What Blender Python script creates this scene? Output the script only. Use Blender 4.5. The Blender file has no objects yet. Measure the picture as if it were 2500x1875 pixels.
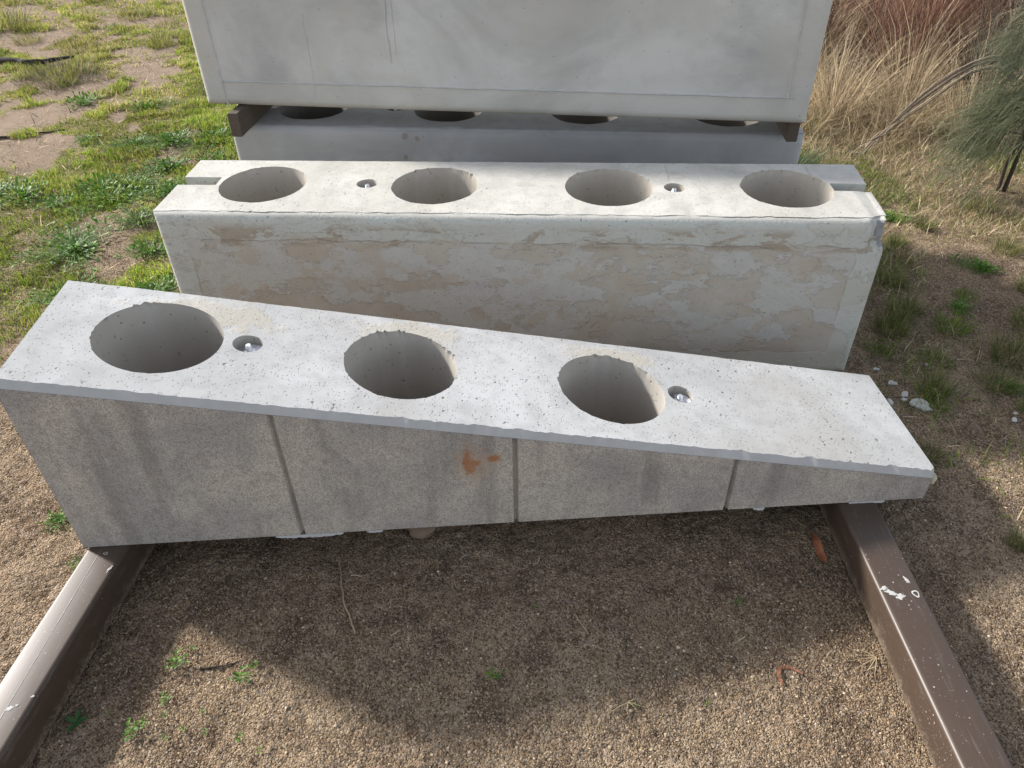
import bpy, bmesh, math, random
import numpy as np
from mathutils import Vector, Matrix

# ------------------------------------------------------------------ camera, sky, sun, exposure
scene = bpy.context.scene
COL = scene.collection
random.seed(7)
RNG = np.random.default_rng(11)

F_PX, PITCH, ROLL = 1841.35, 0.6746, -0.0186
cam_d = bpy.data.cameras.new('camera'); cam_o = bpy.data.objects.new('camera', cam_d); COL.objects.link(cam_o)
cam_d.sensor_fit = 'HORIZONTAL'; cam_d.sensor_width = 36.0; cam_d.lens = F_PX / 2500 * 36.0
cam_d.clip_start = 0.02; cam_d.clip_end = 2000
fw = Vector((0, math.cos(PITCH), -math.sin(PITCH))); up0 = Vector((0, math.sin(PITCH), math.cos(PITCH))); rt0 = Vector((1, 0, 0))
rt = math.cos(ROLL) * rt0 + math.sin(ROLL) * up0; up = -math.sin(ROLL) * rt0 + math.cos(ROLL) * up0
m = Matrix.Identity(4)
for i in range(3):
    m[i][0] = rt[i]; m[i][1] = up[i]; m[i][2] = -fw[i]
m[2][3] = 1.6
cam_o.matrix_world = m
scene.camera = cam_o

SUN_DIR = Vector((-1.6, 0.88, 1.08)).normalized()      # towards the sun
world = bpy.data.worlds.new("World"); scene.world = world; world.use_nodes = True
wn = world.node_tree.nodes; wl = world.node_tree.links
sky = wn.new('ShaderNodeTexSky'); sky.sky_type = 'NISHITA'; sky.sun_disc = False
sky.sun_elevation = math.asin(SUN_DIR.z); sky.sun_rotation = math.atan2(SUN_DIR.x, SUN_DIR.y)
sky.dust_density = 1.2; sky.air_density = 1.0; sky.ozone_density = 1.0
bgn = wn['Background']; bgn.inputs['Strength'].default_value = 0.15
hs = wn.new('ShaderNodeHueSaturation'); hs.inputs['Saturation'].default_value = 0.46      # thin high cloud greys the blue evenly
wl.new(sky.outputs[0], hs.inputs['Color']); wl.new(hs.outputs[0], bgn.inputs['Color'])
sun_d = bpy.data.lights.new('sun', 'SUN'); sun_d.energy = 3.9; sun_d.angle = math.radians(5.5); sun_d.color = (1.0, 0.96, 0.90)
sun_o = bpy.data.objects.new('sun', sun_d); COL.objects.link(sun_o)
sun_o.rotation_euler = (-SUN_DIR).to_track_quat('-Z', 'Y').to_euler(); sun_o.location = SUN_DIR * 20
scene.view_settings.view_transform = 'Standard'; scene.view_settings.look = 'None'
scene.view_settings.exposure = 0.98; scene.view_settings.gamma = 1.0
scene.view_settings.use_curve_mapping = False

# ------------------------------------------------------------------ numeric noise
def _hash(ix, iy, seed):
    h = (ix.astype(np.int64) * 374761393 + iy.astype(np.int64) * 668265263 + seed * 1442695041) & 0xffffffff
    h = ((h ^ (h >> 13)) * 1274126177) & 0xffffffff
    return ((h ^ (h >> 16)) & 0xffff) / 65535.0
def vnoise(x, y, seed=0):
    x = np.asarray(x, float); y = np.asarray(y, float)
    ix = np.floor(x); iy = np.floor(y); fx = x - ix; fy = y - iy
    fx = fx * fx * (3 - 2 * fx); fy = fy * fy * (3 - 2 * fy)
    ix = ix.astype(np.int64); iy = iy.astype(np.int64)
    a = _hash(ix, iy, seed); b = _hash(ix + 1, iy, seed); c = _hash(ix, iy + 1, seed); d = _hash(ix + 1, iy + 1, seed)
    return (a * (1 - fx) + b * fx) * (1 - fy) + (c * (1 - fx) + d * fx) * fy
def fbm(x, y, seed=0, octv=4):
    s = 0; amp = 0.5; t = 0
    for k in range(octv):
        s = s + amp * vnoise(np.asarray(x) * 2 ** k, np.asarray(y) * 2 ** k, seed + k * 17); t += amp; amp *= 0.5
    return s / t
def smooth(a, b, x):
    t = np.clip((x - a) / (b - a), 0, 1); return t * t * (3 - 2 * t)

# ------------------------------------------------------------------ object helpers
def link(o, parent=None):
    COL.objects.link(o)
    if parent: o.parent = parent
    return o
def tag(o, label=None, cat=None, group=None, kind=None):
    if label: o['label'] = label
    if cat: o['category'] = cat
    if group: o['group'] = group
    if kind: o['kind'] = kind
    return o
def thing(name, label, cat, loc=(0, 0, 0), yaw=0.0, group=None):
    o = bpy.data.objects.new(name, None); o.empty_display_size = 0.1
    o.location = loc; o.rotation_euler = (0, 0, yaw)
    link(o); return tag(o, label, cat, group)
def mesh_np(name, verts, tris, mats, cols=None, smooth_shade=False, midx=None):
    me = bpy.data.meshes.new(name)
    verts = np.ascontiguousarray(verts, dtype=np.float32); tris = np.ascontiguousarray(tris, dtype=np.int32)
    me.vertices.add(len(verts)); me.vertices.foreach_set('co', verts.ravel())
    me.loops.add(tris.size); me.loops.foreach_set('vertex_index', tris.ravel())
    n = len(tris); k = tris.shape[1]
    me.polygons.add(n); me.polygons.foreach_set('loop_start', np.arange(0, n * k, k, dtype=np.int32))
    me.polygons.foreach_set('loop_total', np.full(n, k, dtype=np.int32))
    if smooth_shade: me.polygons.foreach_set('use_smooth', np.ones(n, dtype=bool))
    for mt in (mats if isinstance(mats, (list, tuple)) else [mats]): me.materials.append(mt)
    if midx is not None: me.polygons.foreach_set('material_index', np.asarray(midx, dtype=np.int32))
    if cols is not None:
        at = me.color_attributes.new('tint', 'FLOAT_COLOR', 'POINT')
        c4 = np.ones((len(verts), 4), dtype=np.float32); c4[:, :3] = cols
        at.data.foreach_set('color', c4.ravel())
    me.update(calc_edges=True)
    return me
def obj(name, me, parent=None):
    return link(bpy.data.objects.new(name, me), parent)
def bm_obj(name, bm, mat, parent=None, smooth_shade=False):
    bmesh.ops.recalc_face_normals(bm, faces=bm.faces)
    me = bpy.data.meshes.new(name); bm.to_mesh(me); bm.free()
    for mt in (mat if isinstance(mat, (list, tuple)) else [mat]): me.materials.append(mt)
    if smooth_shade:
        for p in me.polygons: p.use_smooth = True
    return obj(name, me, parent)

# ------------------------------------------------------------------ node helper
class NT:
    def __init__(s, name):
        s.mat = bpy.data.materials.new(name); s.mat.use_nodes = True
        s.t = s.mat.node_tree; s.n = s.t.nodes; s.l = s.t.links
        s.p = s.n['Principled BSDF']; s.out = s.n['Material Output']
        tc = s.n.new('ShaderNodeTexCoord'); s.obj = tc.outputs['Object']; s.gen = tc.outputs['Generated']
    def put(s, sock, v):
        if isinstance(v, (int, float)): sock.default_value = v
        elif isinstance(v, (tuple, list)):
            sock.default_value = (*v, 1.0) if (len(v) == 3 and sock.type == 'RGBA') else v
        else: s.l.new(v, sock)
    def math(s, op, a, b=0.0, c=None, clamp=False):
        n = s.n.new('ShaderNodeMath'); n.operation = op; n.use_clamp = clamp
        s.put(n.inputs[0], a); s.put(n.inputs[1], b)
        if c is not None: s.put(n.inputs[2], c)
        return n.outputs[0]
    def noise(s, scale, detail=3, rough=0.55, dist=0.0, vec=None):
        n = s.n.new('ShaderNodeTexNoise'); s.put(n.inputs['Vector'], vec or s.obj)
        n.inputs['Scale'].default_value = scale; n.inputs['Detail'].default_value = detail
        n.inputs['Roughness'].default_value = rough; n.inputs['Distortion'].default_value = dist
        return n.outputs[0]
    def vor(s, scale, vec=None, feature='F1'):
        n = s.n.new('ShaderNodeTexVoronoi'); n.feature = feature; s.put(n.inputs['Vector'], vec or s.obj)
        n.inputs['Scale'].default_value = scale
        return n
    def scaled(s, v, off=(0, 0, 0)):
        n = s.n.new('ShaderNodeMapping'); s.l.new(s.obj, n.inputs['Vector'])
        n.inputs['Scale'].default_value = v; n.inputs['Location'].default_value = off
        return n.outputs[0]
    def xyz(s, vec=None):
        n = s.n.new('ShaderNodeSeparateXYZ'); s.l.new(vec or s.obj, n.inputs[0]); return n.outputs
    def step(s, x, a, b):
        n = s.n.new('ShaderNodeMapRange'); n.interpolation_type = 'SMOOTHSTEP'; s.put(n.inputs[0], x)
        if a <= b:
            n.inputs[1].default_value = a; n.inputs[2].default_value = b; n.inputs[3].default_value = 0; n.inputs[4].default_value = 1
        else:
            n.inputs[1].default_value = b; n.inputs[2].default_value = a; n.inputs[3].default_value = 1; n.inputs[4].default_value = 0
        return n.outputs[0]
    def mix(s, f, a, b, mode='MIX'):
        n = s.n.new('ShaderNodeMix'); n.data_type = 'RGBA'; n.blend_type = mode
        s.put(n.inputs[0], f); s.put(n.inputs[6], a); s.put(n.inputs[7], b)
        return n.outputs[2]
    def bump(s, h, strength=0.5, dist=0.002, normal=None):
        n = s.n.new('ShaderNodeBump'); n.inputs['Strength'].default_value = strength; n.inputs['Distance'].default_value = dist
        s.put(n.inputs['Height'], h)
        if normal is not None: s.l.new(normal, n.inputs['Normal'])
        return n.outputs[0]
    def pits(s, scale, r, thr):
        v = s.vor(scale); sc = s.n.new('ShaderNodeSeparateColor'); s.l.new(v.outputs['Color'], sc.inputs[0])
        big = s.math('MULTIPLY', s.math('GREATER_THAN', sc.outputs[0], thr), sc.outputs[1])
        return s.math('MULTIPLY', s.step(v.outputs['Distance'], r, r * 0.55), big, clamp=True)
    def attr(s, name='tint'):
        n = s.n.new('ShaderNodeAttribute'); n.attribute_name = name; return n.outputs[0]
    def done(s, col, rough=0.85, spec=0.25, normal=None, metal=0.0):
        s.put(s.p.inputs['Base Color'], col); s.put(s.p.inputs['Roughness'], rough)
        s.put(s.p.inputs['Specular IOR Level'], spec); s.put(s.p.inputs['Metallic'], metal)
        if normal is not None: s.l.new(normal, s.p.inputs['Normal'])
        return s.mat
    def gauss(s, u, v, cu, cv, ru, rv, wob=None, amt=0.6):
        du = s.math('DIVIDE', s.math('SUBTRACT', u, cu), ru); dv = s.math('DIVIDE', s.math('SUBTRACT', v, cv), rv)
        d = s.math('SQRT', s.math('ADD', s.math('MULTIPLY', du, du), s.math('MULTIPLY', dv, dv)))
        if wob is not None: d = s.math('ADD', d, s.math('MULTIPLY', s.math('SUBTRACT', wob, 0.5), amt * 2))
        return s.step(d, 1.0, 0.55)
    def line(s, u, v, cu, half, v0, v1, wig=0.02, seed=0.0):
        w = s.noise(9, 3, vec=s.scaled((0.4, 0.4, 1.0), (seed, 0, 0)))
        d = s.math('ABSOLUTE', s.math('SUBTRACT', s.math('SUBTRACT', u, cu), s.math('MULTIPLY', s.math('SUBTRACT', w, 0.5), wig * 2)))
        k = s.step(d, half, half * 0.3)
        k = s.math('MULTIPLY', k, s.step(v, v0, v0 + 0.01)); return s.math('MULTIPLY', k, s.step(v, v1, v1 - 0.01))

def mx(nt, *a):
    r = a[0]
    for b in a[1:]: r = nt.math('MAXIMUM', r, b)
    return r

# ------------------------------------------------------------------ materials
def mat_top(name, base, warm, pit_amt=1.0, rough_spots=(), streaks=(), bolts=()):
    n = NT(name); x, y, z = n.xyz()
    big = n.noise(3.2, 5, 0.6, 0.4); mid = n.noise(17, 4, 0.6); fine = n.noise(420, 2, 0.7)
    c = n.mix(n.step(big, 0.36, 0.66), base, warm)
    c = n.mix(n.math('MULTIPLY', n.step(mid, 0.42, 0.70), 0.42), c, tuple(k * 0.72 for k in base))
    c = n.mix(n.math('MULTIPLY', n.step(n.noise(1.7, 4, 0.6, 0.8, vec=n.scaled((1, 1.6, 1), (3.1, 0, 0))), 0.46, 0.70), 0.35), c, (0.34, 0.31, 0.265))
    p1 = n.pits(62, 0.28, 0.78); p2 = n.pits(170, 0.33, 0.60); p3 = n.pits(19, 0.13, 0.72)
    pit = n.math('MULTIPLY', mx(n, p3, p1), n.step(n.noise(4.5, 3), 0.40, 0.62))
    pit = mx(n, pit, n.math('MULTIPLY', p2, n.math('ADD', 0.35, n.math('MULTIPLY', n.noise(6, 3), 0.7))))
    pit = n.math('MULTIPLY', pit, pit_amt)
    c = n.mix(n.math('MULTIPLY', fine, 0.16), c, tuple(k * 0.55 for k in base))
    h = n.math('ADD', n.math('MULTIPLY', fine, 0.25), n.math('MULTIPLY', mid, 0.8))
    c = n.mix(n.math('MULTIPLY', n.step(n.noise(380, 1), 0.60, 0.70), 0.40), c, tuple(k * 0.55 for k in base))
    wob = n.noise(22, 4)
    crumb = None
    for (cu, cv, ru, rv) in rough_spots:
        g = n.gauss(x, y, cu, cv, ru, rv, wob, 0.9); crumb = g if crumb is None else mx(n, crumb, g)
    if crumb is not None:
        c = n.mix(n.math('MULTIPLY', crumb, 0.55), c, (0.43, 0.385, 0.30))
        cr = n.noise(130, 4, 0.75)
        h = n.math('ADD', h, n.math('MULTIPLY', n.math('MULTIPLY', cr, crumb), 3.5))
    for (cu, half, v0, v1, s) in streaks:
        k = n.line(x, y, cu, half, v0, v1, 0.006, s)
        c = n.mix(n.math('MULTIPLY', k, 0.35), c, (0.30, 0.25, 0.19))
    c = n.mix(n.math('MULTIPLY', pit, 0.75), c, (0.12, 0.11, 0.10))  # pits also coloured dark, standing in for shade in their depth
    nb = n.bump(h, 0.35, 0.0016); nb = n.bump(n.math('SUBTRACT', 1.0, pit), 0.9, 0.004, nb)
    return n.done(c, 0.9, 0.2, nb)

def mat_hole(name, base):
    n = NT(name); x, y, z = n.xyz()
    v = n.noise(60, 4, 0.6, vec=n.scaled((1, 1, 0.06))); g = n.noise(300, 3, 0.7); b = n.noise(9, 3)
    p = mx(n, n.pits(85, 0.25, 0.74), n.pits(40, 0.17, 0.80))
    c = n.mix(b, tuple(k * 0.86 for k in base), tuple(k * 1.12 for k in base))
    c = n.mix(n.math('MULTIPLY', v, 0.3), c, tuple(k * 0.7 for k in base))
    c = n.mix(n.math('MULTIPLY', p, 0.55), c, (0.09, 0.08, 0.07))  # bore pits tinted dark for the shade inside each one
    nb = n.bump(n.math('ADD', n.math('MULTIPLY', g, 0.5), v), 0.35, 0.0014); nb = n.bump(n.math('SUBTRACT', 1.0, p), 0.8, 0.003, nb)
    return n.done(c, 0.92, 0.15, nb)

def edge_dist(n, x, z, L, H):
    d = n.math('MINIMUM', n.math('MINIMUM', x, n.math('SUBTRACT', L, x)), n.math('MINIMUM', z, n.math('SUBTRACT', H, z)))
    return d

def mat_peeled(name, L, H):
    n = NT(name); x, y, z = n.xyz()
    st = n.scaled((1.0, 1.0, 1.9)); st2 = n.scaled((1.0, 1.0, 1.5), (4.2, 0, 1.3))
    big = n.noise(3.6, 9, 0.68, 0.15, vec=st); big2 = n.noise(6.5, 9, 0.70, 0.1, vec=st2)
    mid = n.noise(26, 5, 0.65); fine = n.noise(260, 3, 0.7); peel = n.noise(115, 3, 0.6)
    d = n.math('ADD', edge_dist(n, x, z, L, H), n.math('MULTIPLY', n.math('SUBTRACT', n.noise(11, 5, 0.6), 0.5), 0.035))
    band = n.step(d, 0.092, 0.084)
    flake = n.step(big, 0.475, 0.50)
    flake2 = n.math('MULTIPLY', n.step(big2, 0.53, 0.55), n.math('SUBTRACT', 1.0, n.math('MULTIPLY', band, 0.75)))
    tan = n.mix(n.step(n.noise(7, 4), 0.3, 0.7), (0.380, 0.338, 0.280), (0.435, 0.402, 0.350))
    grey = n.mix(mid, (0.37, 0.36, 0.335), (0.50, 0.485, 0.45))
    c = n.mix(flake, tan, grey)
    c = n.mix(n.math('MULTIPLY', band, 0.5), c, (0.48, 0.50, 0.455))
    c = n.mix(n.math('MULTIPLY', flake2, 0.6), c, (0.40, 0.34, 0.265))
    # brown scabs just below the top band
    scab = n.math('MULTIPLY', n.step(n.noise(6, 6, 0.65, 0.6, vec=n.scaled((1, 1, 2.6), (9.0, 0, 0))), 0.53, 0.57),
                  n.math('MULTIPLY', n.step(z, 0.455, 0.475), n.step(z, 0.545, 0.515)))
    c = n.mix(n.math('MULTIPLY', scab, 0.75), c, (0.30, 0.24, 0.175))
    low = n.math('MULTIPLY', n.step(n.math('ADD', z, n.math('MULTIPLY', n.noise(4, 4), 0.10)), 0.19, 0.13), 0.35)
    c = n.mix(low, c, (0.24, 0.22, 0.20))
    # thin curled edges where the render skin has broken away
    rim = n.math('MULTIPLY', n.step(n.math('ABSOLUTE', n.math('SUBTRACT', big, 0.487)), 0.013, 0.004), n.step(mid, 0.42, 0.6))
    c = n.mix(n.math('MULTIPLY', rim, 0.25), c, (0.22, 0.20, 0.17))
    seam = n.math('MULTIPLY', n.step(n.math('ABSOLUTE', n.math('SUBTRACT', d, 0.088)), 0.0035, 0.001), n.step(n.noise(8, 3), 0.42, 0.55))
    c = n.mix(n.math('MULTIPLY', seam, 0.4), c, (0.20, 0.18, 0.155))
    p = mx(n, n.pits(60, 0.22, 0.80), n.math('MULTIPLY', n.pits(130, 0.28, 0.78), 0.7))
    c = n.mix(n.math('MULTIPLY', p, 0.7), c, (0.09, 0.085, 0.08))  # small voids painted dark, as shade fills their depth
    c = n.mix(n.math('MULTIPLY', fine, 0.25), c, (0.24, 0.225, 0.20))
    h = n.math('ADD', n.math('MULTIPLY', flake, n.math('ADD', n.math('MULTIPLY', peel, 0.9), 0.35)), n.math('MULTIPLY', band, n.math('ADD', n.math('MULTIPLY', peel, 0.8), 0.3)))
    h = n.math('ADD', h, n.math('MULTIPLY', fine, 0.22)); h = n.math('SUBTRACT', h, n.math('MULTIPLY', seam, 0.7))
    nb = n.bump(h, 0.55, 0.003); nb = n.bump(n.math('SUBTRACT', 1.0, p), 0.7, 0.003, nb)
    return n.done(c, 0.9, 0.2, nb)

def mat_form(name, L, H, base, cracks=(), spots=()):
    n = NT(name); x, y, z = n.xyz()
    big = n.noise(1.9, 6, 0.6, 0.5, vec=n.scaled((1, 1, 1.3))); mid = n.noise(14, 5, 0.65); fine = n.noise(330, 3, 0.7)
    weave = n.noise(150, 3, 0.7); brush = n.noise(60, 3, 0.6, vec=n.scaled((0.12, 1, 1.6)))
    warm = tuple(a * b for a, b in zip(base, (0.98, 0.93, 0.86))); lite = tuple(a * 1.16 for a in base); dark = tuple(a * 0.78 for a in base)
    c = n.mix(n.step(big, 0.34, 0.66), dark, lite)
    c = n.mix(n.math('MULTIPLY', n.step(n.noise(3.1, 5, 0.6, 0.4, vec=n.scaled((1, 1, 1), (7, 0, 2))), 0.45, 0.65), 0.55), c, warm)
    c = n.mix(n.math('MULTIPLY', n.step(mid, 0.5, 0.8), 0.35), c, dark)
    d = edge_dist(n, x, z, L, H)
    band = n.step(d, 0.092, 0.088)
    c = n.mix(n.math('MULTIPLY', band, 0.3), c, warm)
    k = None
    for (cu, half, v0, v1, wig, s) in cracks:
        g = n.line(x, z, cu, half, v0, v1, wig, s); k = g if k is None else mx(n, k, g)
    if k is not None: c = n.mix(n.math('MULTIPLY', k, 0.32), c, (0.20, 0.155, 0.15))
    wob = n.noise(30, 4)
    for (cu, cv, ru, rv, col) in spots:
        c = n.mix(n.math('MULTIPLY', n.gauss(x, z, cu, cv, ru, rv, wob, 0.7), 0.65), c, col)
    p = n.pits(48, 0.14, 0.86)
    c = n.mix(n.math('MULTIPLY', p, 0.7), c, (0.10, 0.10, 0.10))  # dark tint paints shade into the sparse pits
    h = n.math('ADD', n.math('MULTIPLY', weave, 0.6), n.math('ADD', n.math('MULTIPLY', fine, 0.25), n.math('MULTIPLY', brush, 0.5)))
    if k is not None: h = n.math('SUBTRACT', h, k)
    nb = n.bump(h, 0.7, 0.0024)
    return n.done(c, 0.85, 0.25, nb)

def mat_wedge_front(name, zoff):
    n = NT(name); x, y, z = n.xyz()
    big = n.noise(3.0, 6, 0.62, 0.6); mid = n.noise(20, 5, 0.7); fine = n.noise(310, 3, 0.75); speck = n.noise(430, 1, 0.5); blot = n.noise(48, 6, 0.8)
    drip = n.noise(13, 4, 0.6, vec=n.scaled((1, 1, 0.12)))
    c = n.mix(n.step(big, 0.38, 0.62), (0.345, 0.315, 0.288), (0.490, 0.430, 0.365))
    c = n.mix(n.math('MULTIPLY', n.step(n.noise(5, 4, 0.6, 0.3, vec=n.scaled((1, 1, 1), (2, 5, 1))), 0.48, 0.7), 0.45), c, (0.285, 0.268, 0.255))
    c = n.mix(n.math('MULTIPLY', n.step(drip, 0.50, 0.68), 0.5), c, (0.190, 0.170, 0.153))
    c = n.mix(n.math('MULTIPLY', n.step(speck, 0.44, 0.62), 0.62), c, (0.150, 0.128, 0.106))
    c = n.mix(n.math('MULTIPLY', n.step(mid, 0.55, 0.8), 0.4), c, (0.36, 0.325, 0.285))
    c = n.mix(n.math('MULTIPLY', n.step(blot, 0.50, 0.64), 0.40), c, (0.175, 0.150, 0.128))
    wob = n.noise(45, 4, 0.6); wob2 = n.noise(120, 3, 0.6)
    rust = mx(n, n.gauss(x, z, 0.978, 0.322 - zoff, 0.024, 0.030, wob, 1.0), n.gauss(x, z, 0.966, 0.335 - zoff, 0.010, 0.050, wob2, 1.2), n.gauss(x, z, 1.030, 0.341 - zoff, 0.018, 0.013, wob2, 0.6))
    halo = mx(n, n.gauss(x, z, 0.978, 0.325 - zoff, 0.055, 0.075, wob, 0.8), n.gauss(x, z, 1.03, 0.34 - zoff, 0.028, 0.024, wob, 0.6))
    c = n.mix(n.math('MULTIPLY', halo, 0.30), c, (0.40, 0.24, 0.12))
    c = n.mix(n.math('MULTIPLY', rust, n.math('ADD', 0.35, n.math('MULTIPLY', wob2, 0.7))), c, (0.30, 0.105, 0.03))
    p = n.pits(90, 0.2, 0.85); c = n.mix(n.math('MULTIPLY', p, 0.7), c, (0.07, 0.065, 0.06))  # pit colour carries the shade of the small hollows
    nb = n.bump(n.math('ADD', fine, n.math('MULTIPLY', speck, 0.8)), 0.45, 0.0015)
    return n.done(c, 0.85, 0.22, nb)

def mat_simple_concrete(name, base, grain=0.35):
    n = NT(name); a = n.noise(24, 5, 0.65); f = n.noise(280, 3, 0.7)
    c = n.mix(a, tuple(k * 0.8 for k in base), tuple(k * 1.15 for k in base))
    c = n.mix(n.math('MULTIPLY', f, 0.25), c, tuple(k * 0.5 for k in base))
    return n.done(c, 0.9, 0.2, n.bump(n.math('ADD', f, a), grain, 0.002))

def mat_beam(name, seed):
    n = NT(name); x, y, z = n.xyz()
    a = n.noise(5, 5, 0.65, vec=n.scaled((1, 0.5, 1), (seed, 0, 0))); f = n.noise(180, 3, 0.7)
    scr = n.noise(50, 4, 0.7, vec=n.scaled((3, 0.18, 1), (seed, 0, 0)))
    dots = mx(n, n.pits(95, 0.2, 0.80), n.math('MULTIPLY', n.pits(210, 0.24, 0.8), 0.8))
    c = n.mix(a, (0.046, 0.031, 0.022), (0.072, 0.049, 0.036))
    c = n.mix(n.math('MULTIPLY', n.step(scr, 0.56, 0.72), 0.22), c, (0.20, 0.18, 0.165))
    c = n.mix(n.math('MULTIPLY', n.math('MULTIPLY', dots, n.step(n.noise(6, 3), 0.42, 0.62)), 0.85), c, (0.50, 0.47, 0.44))
    # rain has splashed soil up the flanks, thickest near the ground
    hgt = n.math('ADD', z, n.math('MULTIPLY', n.math('SUBTRACT', n.noise(30, 6, 0.8), 0.5), 0.11))
    mud = n.math('MULTIPLY', n.step(hgt, 0.040, 0.002), n.step(n.noise(230, 4, 0.85), 0.45, 0.55))
    c = n.mix(mud, c, (0.235, 0.175, 0.125))
    r = n.math('ADD', 0.34, n.math('MULTIPLY', a, 0.14)); r = n.math('ADD', r, n.math('MULTIPLY', mud, 0.5))
    nb = n.bump(n.math('ADD', n.math('MULTIPLY', f, 0.06), n.math('MULTIPLY', mud, 1.0)), 0.25, 0.0015)
    return n.done(c, r, 0.42, nb)

def mat_soil():
    n = NT('sandy_soil'); x, y, z = n.xyz()
    v = n.vor(310); sc = n.n.new('ShaderNodeSeparateColor'); n.l.new(v.outputs['Color'], sc.inputs[0])
    v2 = n.vor(150); sc2 = n.n.new('ShaderNodeSeparateColor'); n.l.new(v2.outputs['Color'], sc2.inputs[0])
    big = n.noise(1.4, 5, 0.62, 0.3); mid = n.noise(8, 5, 0.66); fine = n.noise(120, 4, 0.75)
    c = n.mix(n.step(big, 0.33, 0.68), (0.295, 0.202, 0.124), (0.430, 0.318, 0.205))
    c = n.mix(n.math('MULTIPLY', n.step(mid, 0.45, 0.64), 0.72), c, (0.125, 0.079, 0.047))
    c = n.mix(n.math('MULTIPLY', n.step(n.noise(27, 5, 0.75), 0.50, 0.66), 0.55), c, (0.10, 0.068, 0.045))
    c = n.mix(n.math('MULTIPLY', n.step(sc.outputs[0], 0.6, 0.95), 0.75), c, (0.56, 0.44, 0.31))
    c = n.mix(n.math('MULTIPLY', n.step(sc.outputs[1], 0.55, 0.9), 0.8), c, (0.060, 0.042, 0.030))
    c = n.mix(n.math('MULTIPLY', n.step(fine, 0.52, 0.72), 0.6), c, (0.10, 0.072, 0.052))
    c = n.mix(n.math('MULTIPLY', n.step(sc2.outputs[2], 0.85, 0.97), 0.5), c, (0.44, 0.36, 0.29))
    # trampled pale sand further out on the left, mossy film between the weeds
    far = n.math('MULTIPLY', n.step(y, 3.0, 4.6), n.step(x, -1.2, -2.4))
    c = n.mix(n.math('MULTIPLY', far, 0.5), c, (0.40, 0.30, 0.225))
    h = n.math('ADD', n.math('MULTIPLY', n.math('SUBTRACT', 1.0, v.outputs['Distance']), 0.7), n.math('MULTIPLY', fine, 1.5))
    h = n.math('ADD', h, n.math('MULTIPLY', n.math('SUBTRACT', 1.0, v2.outputs['Distance']), 1.0))
    h = n.math('ADD', h, n.math('MULTIPLY', n.noise(30, 4, 0.7), 1.6))
    return n.done(c, 0.95, 0.12, n.bump(h, 1.0, 0.008))

def mat_tint(name, rough=0.6, transl=0.0, spec=0.2, var=0.0):
    n = NT(name); c = n.attr()
    if var: c = n.mix(n.math('MULTIPLY', n.noise(40, 3), var), c, (0.02, 0.02, 0.01))
    n.done(c, rough, spec)
    if transl > 0:
        tr = n.n.new('ShaderNodeBsdfTranslucent'); n.l.new(c, tr.inputs['Color'])
        mxn = n.n.new('ShaderNodeMixShader'); mxn.inputs[0].default_value = transl
        n.l.new(n.p.outputs[0], mxn.inputs[1]); n.l.new(tr.outputs[0], mxn.inputs[2]); n.l.new(mxn.outputs[0], n.out.inputs[0])
    return n.mat

def mat_wood():
    n = NT('weathered_timber'); x, y, z = n.xyz()
    g = n.noise(40, 5, 0.65, 0.8, vec=n.scaled((4, 0.15, 4))); k = n.noise(12, 4, 0.6)
    c = n.mix(g, (0.035, 0.026, 0.020), (0.125, 0.095, 0.072)); c = n.mix(n.math('MULTIPLY', k, 0.35), c, (0.15, 0.125, 0.10))
    return n.done(c, 0.8, 0.2, n.bump(g, 0.6, 0.003))

def mat_metal(name):
    n = NT(name); a = n.noise(90, 3)
    return n.done(n.mix(a, (0.62, 0.63, 0.65), (0.80, 0.81, 0.83)), 0.38, 0.5, n.bump(a, 0.2, 0.001), 0.85)

GRASS = mat_tint('grass_blade', 0.55, 0.50, 0.25)
DRY = mat_tint('dry_grass_blade', 0.7, 0.30, 0.2)
LEAF = mat_tint('weed_leaf', 0.5, 0.35, 0.28)
TWIG = mat_tint('twig_bark', 0.85, 0.0, 0.15, 0.4)
GRAIN = mat_tint('soil_grain', 0.95, 0.0, 0.12)
FLAKE = mat_simple_concrete('broken_render', (0.47, 0.455, 0.42))
STUD = mat_metal('galvanised_steel')
WOOD = mat_wood()
SOIL = mat_soil()

# ------------------------------------------------------------------ ground
def axis(lo, hi, step, far):
    a = list(np.arange(lo, hi + 1e-6, step)); g = step; v = lo
    left = []
    while v > -far:
        g *= 1.09; v -= g; left.append(v)
    g = step; v = hi; right = []
    while v < far:
        g *= 1.09; v += g; right.append(v)
    return np.array(left[::-1] + a + right)
def ground_h(x, y):
    h = (fbm(x * 1.3, y * 1.3, 3, 3) - 0.5) * 0.035 + (fbm(x * 11, y * 11, 8, 3) - 0.5) * 0.018
    near = smooth(4.0, 1.5, np.hypot(x, y - 1.0))
    h = h + near * ((vnoise(x * 60, y * 60, 21) - 0.5) * 0.006 + (vnoise(x * 140, y * 140, 5) - 0.5) * 0.005)
    far = smooth(3.0, 9.0, np.hypot(x, y - 2))
    h = h + far * (fbm(x * 0.25, y * 0.25, 44, 3) - 0.5) * 0.5
    return h - 0.008
gx = axis(-1.75, 2.0, 0.0065, 320); gy = axis(0.45, 1.55, 0.0065, 320)
X, Y = np.meshgrid(gx, gy); Z = ground_h(X, Y)
nx, ny = len(gx), len(gy)
ii = (np.arange(ny - 1)[:, None] * nx + np.arange(nx - 1)[None, :]).ravel()
gq = np.stack([ii, ii + 1, ii + nx + 1, ii + nx], 1)
gnd = obj('ground', mesh_np('ground', np.stack([X.ravel(), Y.ravel(), Z.ravel()], 1), gq, SOIL, smooth_shade=True))
tag(gnd, kind='structure')

def gz(x, y): return float(ground_h(np.array([x]), np.array([y]))[0])

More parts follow.
